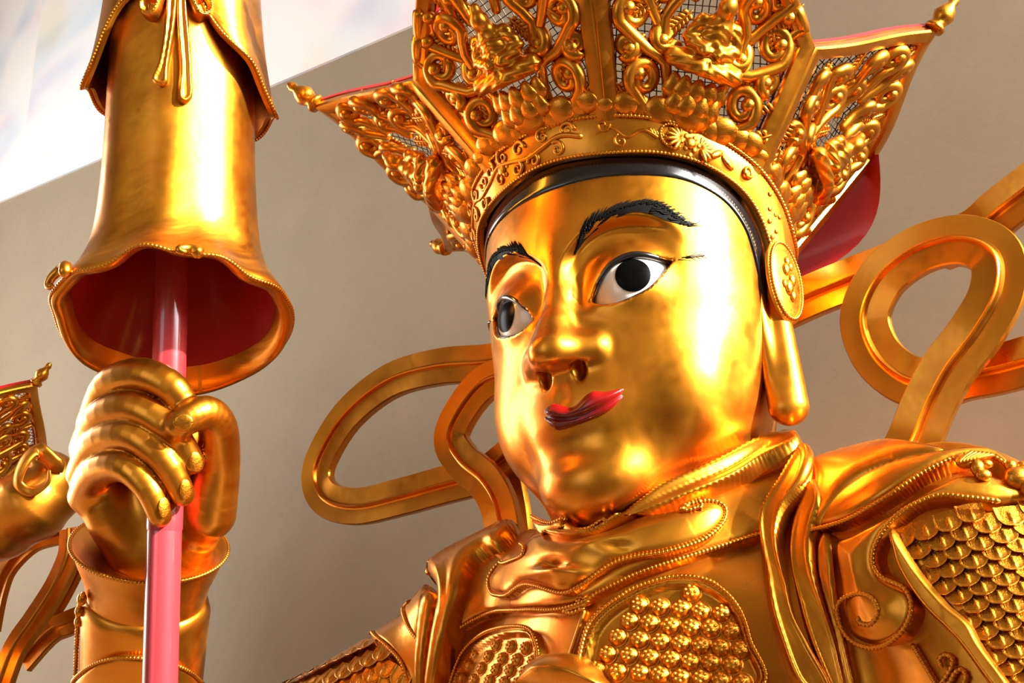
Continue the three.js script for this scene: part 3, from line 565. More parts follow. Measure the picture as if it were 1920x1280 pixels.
  const scroll = (stem, c, R, dir, turns = 1.25) => {
    const last = stem[stem.length - 1], a0 = Math.atan2(last[1] - c[1], last[0] - c[0]), pts = stem.slice();
    for (let i = 1; i <= 16; i++) { const s = i / 16, a = a0 + dir * s * turns * 6.2832, q = R * (1 - 0.62 * s); pts.push([c[0] + Math.cos(a) * q, c[1] + Math.sin(a) * q]); }
    const sm = spline(pts, 2), P = sm.map(([x, y], i) => { const f = clamp(half(y * K) - 0.02, 0.01); return pt(clamp(x, -f, f), clamp(y * K, 0.0, h2 - 0.03), 0.004 + 0.012 * Math.sin(i * 0.22)); });
    part('scroll', tube(P, (s) => 0.0195 * (0.55 + 0.6 * Math.sin(Math.PI * Math.min(1, 0.2 + s * 0.75))), 8), gold, root);
    const e = pts[pts.length - 1]; place('bud', budGeo, e[0], e[1] * K, 0.014, 0, 1.1);
  };
  const j = () => (rnd() - 0.5) * 0.014;
  for (const s of [-1, 1]) {
    const M = (l) => l.map(([x, y]) => [s * x + j(), y + j() * 0.6]);
    scroll(M([[0.06, 0.05], [0.12, 0.06], [0.185, 0.1]]), [s * 0.165, 0.145], 0.05, s);
    scroll(M([[0.08, 0.12], [0.1, 0.2], [0.17, 0.22], [0.25, 0.26]]), [s * 0.235, 0.305], 0.05, s);
    scroll(M([[0.11, 0.22], [0.13, 0.31], [0.1, 0.37]]), [s * 0.145, 0.385], 0.045, -s);
    scroll(M([[0.15, 0.3], [0.22, 0.37], [0.26, 0.42]]), [s * 0.215, 0.425], 0.042, s);
    scroll(M([[0.1, 0.4], [0.1, 0.47], [0.14, 0.5]]), [s * 0.11, 0.53], 0.038, s);
    scroll(M([[0.02, 0.46], [0.03, 0.53], [0.02, 0.56]]), [s * 0.05, 0.585], 0.034, -s);
    scroll(M([[0.2, 0.17], [0.24, 0.19]]), [s * 0.235, 0.215], 0.03, -s);
    scroll(M([[0.06, 0.2], [0.085, 0.25]]), [s * 0.125, 0.265], 0.034, s); scroll(M([[0.05, 0.38], [0.06, 0.42]]), [s * 0.09, 0.45], 0.032, -s); scroll(M([[0.27, 0.32], [0.3, 0.35]]), [s * 0.29, 0.38], 0.03, s);
    for (const [x, y, t, k] of [[0.19, 0.06, -1.0, 0.9], [0.11, 0.28, 0.5, 0.8], [0.29, 0.36, -0.5, 0.8], [0.175, 0.47, -0.4, 0.8], [0.06, 0.4, 0.2, 0.7], [0.15, 0.2, -0.9, 0.8], [0.27, 0.28, 0.6, 0.8], [0.2, 0.4, 0.9, 0.7], [0.1, 0.5, -0.2, 0.7], [0.07, 0.1, 1.2, 0.8], [0.21, 0.13, 0.4, 0.8]]) place('leaf', leafGeo, s * x, y * K, 0.004, s * t, k * 1.35);
    for (const [x, y, t] of [[0.26, 0.22, 1.2], [0.19, 0.34, 0.6], [0.13, 0.44, 0.9], [0.22, 0.12, 1.0]]) { const m = place('leaf_comb', combGeo, s * x, y * K, 0.002, s * t, 1.3); }
    place('cloud', cloudGeo, s * 0.105, 0.05 * K, 0.008, s * 0.3, 1.4);
    place('cloud', cloudGeo, s * 0.2, 0.05 * K, 0.002, -s * 0.2, 1.1);
  }
  place('leaf', leafGeo, 0, 0.6 * K, 0.006, 0, 1);
  place('cloud', cloudGeo, 0, 0.065 * K, 0.022, 0, 1.5);
  place('figure', figureGeo, 0, 0.175 * K, 0.012, 0, 1.15).userData.label = 'small seated figure';
  for (const [row, n] of [[0, 5], [1, 4]]) for (let i = 0; i < n; i++) { const a = (i - (n - 1) / 2) * 0.5; place('lotus_petal', petalGeo, Math.sin(a) * 0.082, (0.15 - row * 0.04) * K, 0.012 + Math.cos(a) * 0.04, -a * 0.25, 1.05); }
  if (detail) { const m = place('finial', finialGeo, 0, h2 - 0.012, -0.004, 0, 1.05); m.userData.label = 'pointed gilded finial'; const dir = tip.clone().sub(nm).normalize(); m.quaternion.setFromUnitVectors(V(0, 1, 0), dir.clone().addScaledVector(V(0, 1, 0), 0.35).normalize()); }
  panels.push(root);
  return root;
}
crownPanel(0, 'front openwork crown panel', true);
crownPanel(57, 'openwork crown panel over the left brow', true);
crownPanel(-57, 'openwork crown panel over the right temple', true);
crownPanel(114, 'openwork crown panel over the left ear', true);
crownPanel(-114, 'openwork crown panel over the right ear', true);
{ // plain red hood at the back, between the last two panels
  const rows = []; for (let i = 0; i <= 30; i++) { const d = 138 + i / 30 * 84, row = []; for (let k = 0; k <= 14; k++) { const t = k / 14, a = along(BUP, Math.abs(d > 180 ? d - 360 : d)); const e = Math.abs(d - 180) / 42; row.push(polar(d, lerp(a[0], lerp(0.9, 1.01, e * e), t) + 0.13 * Math.sin(t * Math.PI), lerp(a[1] - 0.05, lerp(0.9, 0.72, e * e), t) - 0.05 * Math.sin(t * Math.PI))); } rows.push(row); }
  const g = grid2geo(rows), inner = g.clone(); 
  part('crown_back', g, redBoth, crown, 'plain red lacquered back of the crown');
}
// ---------------------------------------------------------------- trunk, shoulders and arms, in the head's axes
function trunk(x, y, z) {
  const X = Math.abs(x);
  let d = ell(x, y, z, [0, -1.25, -0.08], [0.8, 0.62, 0.45]);
  d = smin(d, cap(x, y, z, [0.25, -0.68, -0.14, 0.2], [0.84, -0.82, -0.1, 0.23]), 0.16);
  d = smin(d, cap(x, y, z, [-0.22, -0.7, -0.14, 0.19], [-0.72, -0.86, -0.1, 0.22]), 0.12);
  d = smin(d, cap(x, y, z, [0, -0.95, -0.09, 0.44], [0, -0.74, -0.11, 0.39]), 0.12);
  d = smin(d, cap(x, y, z, [0.94, -0.93, -0.05, 0.3], [1.15, -1.75, 0.12, 0.26]), 0.24);
  d = smin(d, chain(x, y, z, [[-0.86, -0.96, -0.1, 0.22], [-1.75, -1.36, 0.12, 0.24], [-1.95, -1.7, 0.45, 0.22]], 0.08), 0.1);
  d = smin(d, cap(x, y, z, [0, -1.5, -0.08, 0.55], [0, -2.0, -0.08, 0.6]), 0.2);
  return d;
}
const trunkWorld = headWorld(trunk), bodyHit = (px, py) => cast(trunkWorld, px, py, 2.4, 6.5);
const bodyLocal = (g) => g.applyMatrix4(HEADI);
const body = part('torso', meshSDF(trunk, [-2.3, -2.2, -0.75], [1.6, -0.3, 0.95], 0.014), gold, statue, 'gilded armoured trunk and shoulders');
inHead(body);
const addPlate = (name, outline, height, opt, label, mat = gold) => part(name, bodyLocal(plate(bodyHit, outline, height, opt)), mat, body, label);
const addRope = (pts, off = 0.01, r = 0.0068, n = 8) => part('rope_trim', bodyLocal(cord(laid(bodyHit, pts, off, n), r, 0.0115)), gold, body);

// scarf collar over the shoulders
addPlate('shawl', [[1434, 1010], [1320, 1048], [1200, 1085], [1090, 1140], [950, 1155], [905, 1166], [868, 1182], [872, 1120], [910, 1050], [985, 1006], [1060, 985], [1180, 985], [1290, 920], [1400, 880], [1500, 872], [1525, 900], [1450, 960]], pillow(0.035, 14, 0.012, 60), { step: 5 }, 'smooth gilded shawl over the chest');
addRope([[868, 1182], [905, 1166], [950, 1155], [1020, 1150], [1090, 1141], [1200, 1086], [1320, 1047], [1434, 1011]], 0.034);
const lap = (d, x, y) => 0.04 + pillow(0.03, 10, 0.03, 50)(d) + 0.018 * Math.exp(-(((x - 1150) / 40) ** 2 + ((y - 1050) / 16) ** 2)) - 0.03 * Math.exp(-(((x - 1078) / 16) ** 2 + ((y - 1084) / 9) ** 2)) - 0.02 * Math.exp(-(((x - 1175) / 26) ** 2 + ((y - 1052) / 9) ** 2)) + 0.02 * Math.exp(-(((x - 1090) / 60) ** 2 + ((y - 1100) / 10) ** 2));
addPlate('collar_lapel', [[1045, 1004], [1110, 1020], [1160, 1012], [1215, 985], [1300, 962], [1345, 964], [1361, 985], [1350, 1012], [1315, 1040], [1255, 1058], [1200, 1066], [1160, 1080], [1112, 1116], [1080, 1130], [1020, 1113], [980, 1135], [952, 1131], [941, 1105], [955, 1080], [985, 1052], [1010, 1038]], lap, { step: 3.5 }, 'cloud-shaped collar with curled lobes');
addRope([[1290, 976], [1278, 984], [1286, 994], [1304, 990], [1313, 978], [1306, 968]], 0.1, 0.006);
addRope([[1280, 966], [1322, 960], [1352, 968], [1361, 987], [1350, 1012], [1315, 1040], [1255, 1058], [1200, 1066], [1160, 1080], [1112, 1116], [1080, 1130], [1020, 1113], [980, 1135], [952, 1131], [941, 1105], [955, 1080], [985, 1064], [1010, 1062]], 0.066, 0.0066);
addRope([[984, 1082], [994, 1084], [1012, 1078], [1030, 1068], [1034, 1052], [1028, 1044]], 0.1, 0.006);
addPlate('collar', [[1043, 984], [1072, 994], [1100, 986], [1108, 1004], [1128, 1018], [1150, 1010], [1172, 990], [1215, 955], [1250, 931], [1330, 900], [1420, 872], [1495, 864], [1512, 888], [1400, 930], [1300, 962], [1200, 1000], [1130, 1036], [1070, 1030]], (d) => 0.02 + 0.085 * Math.min(1, 0.4 + d / 10) - 0.03 * sstep(10, 40, d) + 0.03 * sstep(34, 60, d), { step: 3.5, skirt: 0.03 }, 'standing folded collar round the neck');
addRope([[1165, 1000], [1190, 976], [1215, 955], [1250, 931], [1330, 900], [1420, 872], [1495, 865]], 0.07, 0.0062);
addRope([[1042, 984], [1072, 995], [1100, 984], [1092, 1000], [1106, 1016], [1130, 1017], [1150, 1003], [1172, 985]], 0.085, 0.0062);
// breast plates with studs
const studGeo = (() => { const gs = [], g = new THREE.SphereGeometry(1, 14, 8, 0, 6.2832, 0, 1.7); gs.push(g); for (let i = 0; i < 7; i++) { const b = new THREE.SphereGeometry(0.2, 8, 6), a = i * 1.0472; const t = i < 6 ? 0.55 : 0; b.translate(Math.sin(t) * Math.cos(a) * 0.98, Math.cos(t) * 0.98, Math.sin(t) * Math.sin(a) * 0.98); gs.push(b); } const r = new THREE.TorusGeometry(1.02, 0.16, 6, 18); r.rotateX(Math.PI / 2); gs.push(r); return mergeGeometries(gs); })();
const sit = (m, h, lift) => { const p = h.p.clone().addScaledVector(h.n, lift).applyMatrix4(HEADI), n = h.n.clone().transformDirection(HEADI); m.position.copy(p); m.quaternion.setFromUnitVectors(V(0, 1, 0), n); return m; };
function studded(outline, pitch, r, label) {
  const base = addPlate('breast_plate', outline, (d) => 0.03 * clamp(d / 6) - 0.022 * sstep(8, 16, d), { step: 4 }, label);
  const ring = spline(outline, 8, true); addRope(outline.concat([outline[0]]), 0.032, 0.0066);
  const sd = polyDist(ring); let x0 = 1e9, x1 = -1e9, y0 = 1e9, y1 = -1e9; for (const [x, y] of ring) { x0 = Math.min(x0, x); x1 = Math.max(x1, x); y0 = Math.min(y0, y); y1 = Math.max(y1, y); }
  let row = 0; for (let y = y0; y < Math.min(y1, 1300); y += pitch * 0.84, row++) for (let x = x0 + (row % 2) * pitch / 2; x < x1; x += pitch) {
    const X = x + (rnd() - 0.5) * 3, Y = y + (x - x0) * 0.1 + (rnd() - 0.5) * 3; if (sd(X, Y) > -pitch * 0.5) continue;
    const m = sit(part('stud', studGeo, gold, base), bodyHit(X, Y), 0.008); m.scale.setScalar(r); m.scale.y = r * 0.85; m.rotateY(rnd() * 3);
  }
}
studded([[1098, 1240], [1118, 1172], [1175, 1122], [1258, 1093], [1330, 1100], [1382, 1142], [1408, 1205], [1414, 1300], [1090, 1300]], 38, 0.0265, 'oval breast plate of flower studs beside the scarf ends');
studded([[850, 1300], [878, 1232], [918, 1198], [965, 1181], [1006, 1183], [1021, 1210], [1026, 1250], [1026, 1300]], 27, 0.0215, 'narrow breast plate of flower studs below the shawl');
addPlate('navel_boss', [[1005, 1310], [1012, 1262], [1040, 1236], [1075, 1230], [1112, 1240], [1140, 1268], [1146, 1310]], (d) => 0.1 * Math.sqrt(1 - (1 - clamp(d / 60)) ** 2) + 0.02, { step: 4 }, 'smooth round boss at the waist');
part('chest_cord', bodyLocal(tube(laid(bodyHit, [[1098, 1148], [1088, 1180], [1078, 1210], [1068, 1240]], 0.008), 0.0065, 8)), gold, body, 'straight cord down the chest');
part('cord_knot', bodyLocal(mergeGeometries([cord(laid(bodyHit, [[1070, 1152], [1085, 1146], [1105, 1140], [1112, 1132], [1102, 1128], [1094, 1136]], 0.03), 0.008, 0.014), cord(laid(bodyHit, [[1068, 1150], [1084, 1154], [1104, 1146]], 0.028), 0.008, 0.014)])), gold, body, 'twisted knot at the top of the chest cord');
// scarf ends falling over the near shoulder
addPlate('scarf_over_shoulder', [[1508, 880], [1560, 858], [1640, 834], [1748, 846], [1775, 866], [1670, 888], [1608, 925], [1572, 985], [1546, 1004], [1528, 960], [1530, 910]], (d, x, y) => 0.045 * Math.sqrt(1 - (1 - clamp(d / 24)) ** 2) , { step: 4 }, 'scarf laid over the left shoulder');
const roll = (h, w) => (d) => 0.03 + h * Math.sqrt(Math.max(0, 1 - (1 - clamp(d / w)) ** 2)) - h * 0.12 * sstep(w * 0.9, w * 1.7, d);
addPlate('scarf_end', [[1510, 878], [1536, 892], [1534, 932], [1494, 985], [1479, 1060], [1491, 1160], [1522, 1220], [1566, 1300], [1498, 1300], [1456, 1200], [1436, 1110], [1428, 1030], [1442, 975], [1482, 920]], roll(0.055, 8), { step: 4 }, 'inner scarf end falling over the chest');
addPlate('scarf_end', [[1545, 915], [1562, 950], [1548, 1002], [1546, 1060], [1562, 1140], [1596, 1300], [1562, 1300], [1510, 1180], [1494, 1080], [1504, 990], [1528, 935]], roll(0.025, 8), { step: 4 }, 'outer scarf end falling over the chest');
addPlate('scarf_end', [[1572, 1012], [1582, 1100], [1592, 1180], [1614, 1300], [1592, 1300], [1562, 1140], [1550, 1060], [1556, 1014]], roll(0.012, 6), { step: 4 }, 'thin scarf edge beside the shoulder armour');
part('scarf_fold', bodyLocal(tube(laid(bodyHit, [[1504, 882], [1522, 884], [1534, 900], [1528, 925], [1506, 950]], 0.07), (t) => 0.02 * (0.5 + 0.5 * Math.sin(Math.PI * (0.15 + 0.8 * t))), 12)), gold, body, 'rolled fold at the top of the scarf ends');
// near shoulder armour
addPlate('shoulder_cape', [[1556, 994], [1580, 950], [1620, 915], [1680, 886], [1770, 866], [1840, 862], [1878, 882], [1884, 905], [1850, 884], [1800, 884], [1742, 908], [1682, 948], [1622, 982], [1580, 996]], pillow(0.05, 10, 0.01), { step: 4 }, 'cape edge over the shoulder armour');
addRope([[1545, 1004], [1580, 996], [1622, 982], [1682, 948], [1742, 908], [1800, 883], [1845, 881], [1880, 902]], 0.05, 0.0068);
addPlate('shoulder_plate', [[1586, 1024], [1620, 1004], [1690, 968], [1750, 930], [1810, 905], [1880, 915], [1930, 950], [1862, 962], [1760, 953], [1700, 984], [1665, 1038], [1675, 1080], [1720, 1108], [1734, 1150], [1715, 1192], [1670, 1212], [1614, 1196], [1597, 1150], [1592, 1085]], (d) => 0.05 * Math.sqrt(1 - (1 - clamp(d / 16)) ** 2) + 0.012 * sstep(10, 50, d), { step: 4 }, 'shoulder plate ending in a curled lobe');
addRope([[1862, 962], [1810, 955], [1760, 953], [1700, 984], [1665, 1038], [1675, 1080], [1720, 1108], [1734, 1150], [1715, 1192], [1670, 1212], [1614, 1196], [1598, 1155], [1606, 1127], [1636, 1112], [1664, 1120], [1677, 1146], [1665, 1168], [1645, 1166], [1641, 1156]], 0.062, 0.0068);
{ // curled tufts of the beast mask on the shoulder
  const gs = []; for (const [x, y, r, sx, sy] of [[1812, 898, 0.022, 1.4, 0.9], [1828, 908, 0.018, 1, 1.2], [1842, 902, 0.014, 1.2, 0.8], [1800, 892, 0.014, 1.3, 0.8], [1838, 920, 0.017, 1.2, 0.9], [1892, 925, 0.03, 1.2, 1], [1915, 940, 0.035, 1, 1], [1880, 905, 0.016, 1, 1], [1900, 905, 0.016, 1.2, 0.8]]) { const g = new THREE.SphereGeometry(r, 12, 10); g.scale(sx, sy, 0.9); const h = bodyHit(x, y), p = h.p.clone().addScaledVector(h.n, 0.06); g.translate(p.x, p.y, p.z); gs.push(g); }
  for (let i = 0; i < 6; i++) gs.push(tube(laid(bodyHit, [[1800 + i * 5, 905 - i], [1808 + i * 6, 897], [1818 + i * 6, 890 + i]], 0.075, 4), 0.006, 6));
  part('beast_mask', bodyLocal(mergeGeometries(gs)), gold, body, 'small beast mask with curled mane on the shoulder');
}
// scales
const scaleGeo = (() => {
  const rows = []; for (let j = 0; j <= 10; j++) { const v = j / 10, w = v < 0.5 ? 1 : Math.sqrt(Math.max(0, 1 - ((v - 0.5) / 0.5) ** 2)), row = [];
    for (let i = 0; i <= 16; i++) { const u = i / 16 * 2 - 1, x = u * w * 0.56; let rim = sstep(0.75, 0.92, Math.hypot(x / 0.56, Math.max(0, (v - 0.5) / 0.5))); const fan = Math.hypot(x, v - 0.15), a = Math.atan2(x, v - 0.1), ray = Math.max(0, Math.cos(a * 7)) ** 3 * (Math.abs(a) < 0.7 ? 1 : 0) * sstep(0.12, 0.25, fan) * sstep(0.75, 0.5, fan); row.push(V(x, 0.06 * v + 0.05 * (1 - u * u * 0.8) + 0.05 * rim + 0.1 * ray, v)); } rows.push(row); if (j === 10) rows.push(row.map((p) => V(p.x, -0.1, p.z))); }
  return grid2geo(rows);
})();
function scales(base, outline, pitch, size, down, n0) {
  const sd = polyDist(spline(outline, 8, true)); let x0 = 1e9, x1 = -1e9, y0 = 1e9, y1 = -1e9; for (const [x, y] of outline) { x0 = Math.min(x0, x); x1 = Math.max(x1, x); y0 = Math.min(y0, y); y1 = Math.max(y1, y); }
  const dl = Math.hypot(...down), dx = down[0] / dl, dy = down[1] / dl, cx = (x0 + x1) / 2, cy = (y0 + y1) / 2;
  for (let r = -20; r <= 20; r++) for (let c = -20; c <= 20; c++) {
    const a = (c + (r & 1) * 0.5) * pitch, b = r * pitch * 0.66, x = cx + a * dy + b * dx, y = cy - a * dx + b * dy;
    if (sd(x, y) > -pitch * 0.2 || y > 1310 || x > 1950) continue;
    const h = bodyHit(x, y), g = bodyHit(x + dx * 6, y + dy * 6), Z = g.p.clone().sub(h.p); Z.addScaledVector(h.n, -Z.dot(h.n)).normalize(); const X = h.n.clone().cross(Z);
    const m = part('scale', scaleGeo, gold, base); const M = new THREE.Matrix4().makeBasis(X, h.n, Z).setPosition(h.p.clone().addScaledVector(h.n, n0).addScaledVector(Z, -size * 0.5)); M.premultiply(HEADI); M.decompose(m.position, m.quaternion, m.scale); m.scale.setScalar(size * (0.97 + 0.06 * rnd()));
    m.rotateX(-0.16);
  }
}
{
  const o = [[1693, 1006], [1722, 988], [1780, 968], [1870, 966], [1975, 985], [1975, 1310], [1900, 1310], [1824, 1196], [1770, 1130], [1722, 1062]];
  const base = addPlate('scale_armour', o, pillow(0.03, 8), { step: 5 }, 'scaled sleeve armour over the left upper arm'); scales(base, o, 40, 0.06, [0.35, 1], 0.03);
  addPlate('armour_border', [[1688, 1004], [1700, 1006], [1744, 1076], [1792, 1138], [1832, 1178], [1856, 1222], [1912, 1310], [1878, 1310], [1812, 1216], [1748, 1142], [1702, 1066]], (d) => 0.075 * Math.sqrt(1 - (1 - clamp(d / 10)) ** 2), { step: 3.5 }, 'plain raised border of the scaled sleeve');
  const l = [[480, 1310], [560, 1258], [640, 1226], [692, 1198], [722, 1222], [752, 1250], [778, 1310]];
  const lb = addPlate('scale_armour', l, pillow(0.025, 8), { step: 5 }, 'scaled sleeve armour over the right upper arm'); scales(lb, l, 31, 0.066, [-0.5, 1], 0.025);
}
addRope([[1716, 1208], [1738, 1245], [1765, 1290]], 0.01, 0.007);
addRope([[1772, 1250], [1766, 1238], [1776, 1228], [1790, 1234], [1790, 1250], [1778, 1272], [1772, 1282], [1786, 1280], [1796, 1262], [1808, 1256], [1816, 1270], [1808, 1290]], 0.012, 0.007);
// far shoulder: scarf end, knot and wrapped cape
addPlate('scarf_end', [[985, 1008], [960, 1050], [930, 1060], [905, 1085], [890, 1140], [868, 1210], [850, 1310], [812, 1310], [826, 1200], [840, 1130], [830, 1104], [810, 1086], [832, 1066], [872, 1044], [930, 1012]], roll(0.07, 20), { step: 4 }, 'scarf end falling over the right shoulder');
addPlate('scarf_end', [[838, 1128], [826, 1200], [812, 1310], [788, 1310], [800, 1210], [813, 1136]], roll(0.045, 10), { step: 4 }, 'thin scarf edge at the right shoulder');
part('scarf_fold', bodyLocal(tube(laid(bodyHit, [[822, 1092], [850, 1082], [880, 1066], [905, 1056]], 0.065), (t) => 0.024 * Math.sin(Math.PI * (0.2 + 0.6 * t)), 12)), gold, body, 'rolled fold of the scarf on the right shoulder');
addPlate('shoulder_cape', [[762, 1122], [812, 1102], [814, 1140], [802, 1205], [784, 1186], [770, 1152]], pillow(0.045, 8), { step: 3.5 }, 'upper cape over the right shoulder'); addRope([[760, 1120], [768, 1150], [784, 1182], [802, 1202]], 0.044, 0.007);
addPlate('shoulder_cape', [[694, 1180], [728, 1152], [764, 1128], [772, 1160], [802, 1205], [798, 1310], [778, 1310], [764, 1255], [738, 1222], [706, 1200]], pillow(0.03, 8), { step: 3.5 }, 'lower cape over the right shoulder'); addRope([[692, 1181], [706, 1199], [738, 1222], [764, 1252], [778, 1310]], 0.03, 0.0075);

// ---------------------------------------------------------------- floating ribbons behind the shoulders
function onPlane(px, py, z) { const o = toHead(EYE), d = toHead(at(px, py, 1)).sub(o); return o.addScaledVector(d, (z - o.z) / d.z); }
function ribbon(name, list, width, label, face = V(0.12, -0.05, 1)) {
  const c = spline(list, 8), P = c.map(([x, y, z]) => onPlane(x, y, z)), N = face.clone().normalize(), rows = [];
  const prof = [[-0.5, -0.034], [-0.5, -0.004], [-0.475, 0.004], [-0.06, 0.003], [-0.03, 0.016], [0.0, 0.019], [0.03, 0.014], [0.06, -0.004], [0.1, -0.007], [0.475, 0.002], [0.5, -0.006], [0.5, -0.034], [0, -0.036], [-0.5, -0.034]];
  P.forEach((p, i) => { const t = P[Math.min(i + 1, P.length - 1)].clone().sub(P[Math.max(i - 1, 0)]).normalize(), S = t.clone().cross(N).normalize(), n = S.clone().cross(t), w = width * (c[i][3] || 1); rows.push(prof.map(([s, h]) => p.clone().addScaledVector(S, s * w).addScaledVector(n, h))); });
  const endCap = (row, flip) => { const m = row.reduce((a, b) => a.add(b), V()).multiplyScalar(1 / row.length); return row.map(() => m.clone()); };
  rows.unshift(endCap(rows[0])); rows.push(endCap(rows[rows.length - 1]));
  const m = part(name, toCreasedNormals(grid2geo(rows), 0.4), gold, statue, label); return inHead(m);
}
ribbon('ribbon', [[1668, 905, -0.18, 1.3], [1690, 868, -0.2, 1.2], [1716, 815, -0.22], [1738, 760, -0.22], [1775, 690, -0.22], [1828, 620, -0.22], [1868, 545, -0.23], [1866, 478, -0.24], [1810, 448, -0.25], [1730, 462, -0.27], [1655, 515, -0.29], [1620, 590, -0.3], [1640, 660, -0.3], [1690, 706, -0.3], [1745, 720, -0.3]], 0.158, 'looped floating ribbon rising from the left shoulder');
ribbon('ribbon', [[1440, 590, -0.42], [1520, 552, -0.4], [1600, 520, -0.38], [1680, 490, -0.38]], 0.15, 'ribbon tail between the left ear and the loop');
ribbon('ribbon', [[1760, 462, -0.34], [1830, 430, -0.32], [1880, 388, -0.3], [1950, 335, -0.28]], 0.15, 'ribbon tail rising away from the loop');
ribbon('ribbon', [[1740, 730, -0.36], [1800, 705, -0.34], [1870, 690, -0.32], [1960, 665, -0.3]], 0.15, 'ribbon tail running level away from the loop');
ribbon('ribbon', [[960, 672, -0.3], [900, 680, -0.28], [820, 686, -0.26], [730, 712, -0.26], [650, 775, -0.26], [600, 855, -0.26], [592, 905, -0.26], [615, 938, -0.26], [670, 948, -0.27], [750, 930, -0.28], [830, 908, -0.3], [900, 890, -0.32]], 0.15, 'wide looped ribbon floating out from the right shoulder');
ribbon('ribbon', [[960, 700, -0.24], [910, 714, -0.23], [868, 760, -0.22], [842, 818, -0.21], [862, 862, -0.2], [905, 900, -0.2], [932, 950, -0.2], [945, 1030, -0.2, 1.1]], 0.145, 'inner ribbon strand rising from the right shoulder');
ribbon('ribbon', [[900, 890, -0.33], [940, 858, -0.34], [985, 815, -0.35]], 0.12, 'short ribbon strand behind the right cheek');
ribbon('ribbon', [[950, 880, -0.4], [965, 950, -0.4], [975, 1040, -0.4]], 0.1, 'narrow ribbon strand behind the inner strand');
// ---------------------------------------------------------------- the parasol and the hand that grips it
const poleAt = (py) => at(lerp(337, 300, py / 1280), py, lerp(4.17, 3.8, py / 1280));
const AX = poleAt(-200).sub(poleAt(1300)).normalize(), AR = V(1, 0, 0).addScaledVector(AX, -AX.x).normalize(), AN = AR.clone().cross(AX).normalize();   // AN points to the viewer's side of the hall
const RIM = poleAt(592).add(V(0.012, 0, 0));
const parasol = thing('parasol', 'half-closed gilded ceremonial parasol with red lining and red pole in the statue\'s hand', 'parasol', poleAt(1300));
const inPar = (g) => g.translate(-parasol.position.x, -parasol.position.y, -parasol.position.z);
{
  const pts = []; for (let y = 1330; y >= -160; y -= 40) pts.push(poleAt(y));
  part('pole', inPar(tube(pts, 0.0525, 28)), poleRed, parasol, 'glossy red lacquered pole');
  const rp = poleAt(975); part('pole_joint', inPar(tube([poleAt(992), poleAt(968), poleAt(945)], (t) => 0.055, 24)), poleRed, parasol, 'red joint of the pole below the fingers');
}
// canopy: u runs along the axis from the rim, th round it with 0 towards the viewer
const CAN = spline([[0, 0.36], [0.035, 0.356], [0.08, 0.33], [0.14, 0.293], [0.22, 0.263], [0.34, 0.247], [0.52, 0.237], [0.8, 0.23], [1.1, 0.222], [1.3, 0.21]], 6);
const canR = (u) => { let i = 0; while (i < CAN.length - 2 && CAN[i + 1][0] < u) i++; return lerp(CAN[i][1], CAN[i + 1][1], clamp((u - CAN[i][0]) / (CAN[i + 1][0] - CAN[i][0]))); };
function canopy(u, th, off = 0) {
  const f = Math.exp(-u * 7), c = Math.cos(th), s = Math.sin(th);
  const lift = f * (0.14 * c + 0.025 * s - 0.02 + 0.008 * Math.sin(5 * th + 0.8) + 0.012 * Math.sin(9 * th + 2) * Math.max(0, c));
  const r = canR(Math.max(0, u)) + off + 0.004 * Math.sin(7 * th + 1) * (1 - f) + f * (0.007 * Math.sin(5 * th) + 0.01 * Math.sin(11 * th + 1) * Math.max(0, c));
  return RIM.clone().addScaledVector(AX, u + lift).addScaledVector(AR, s * r).addScaledVector(AN, c * r);
}
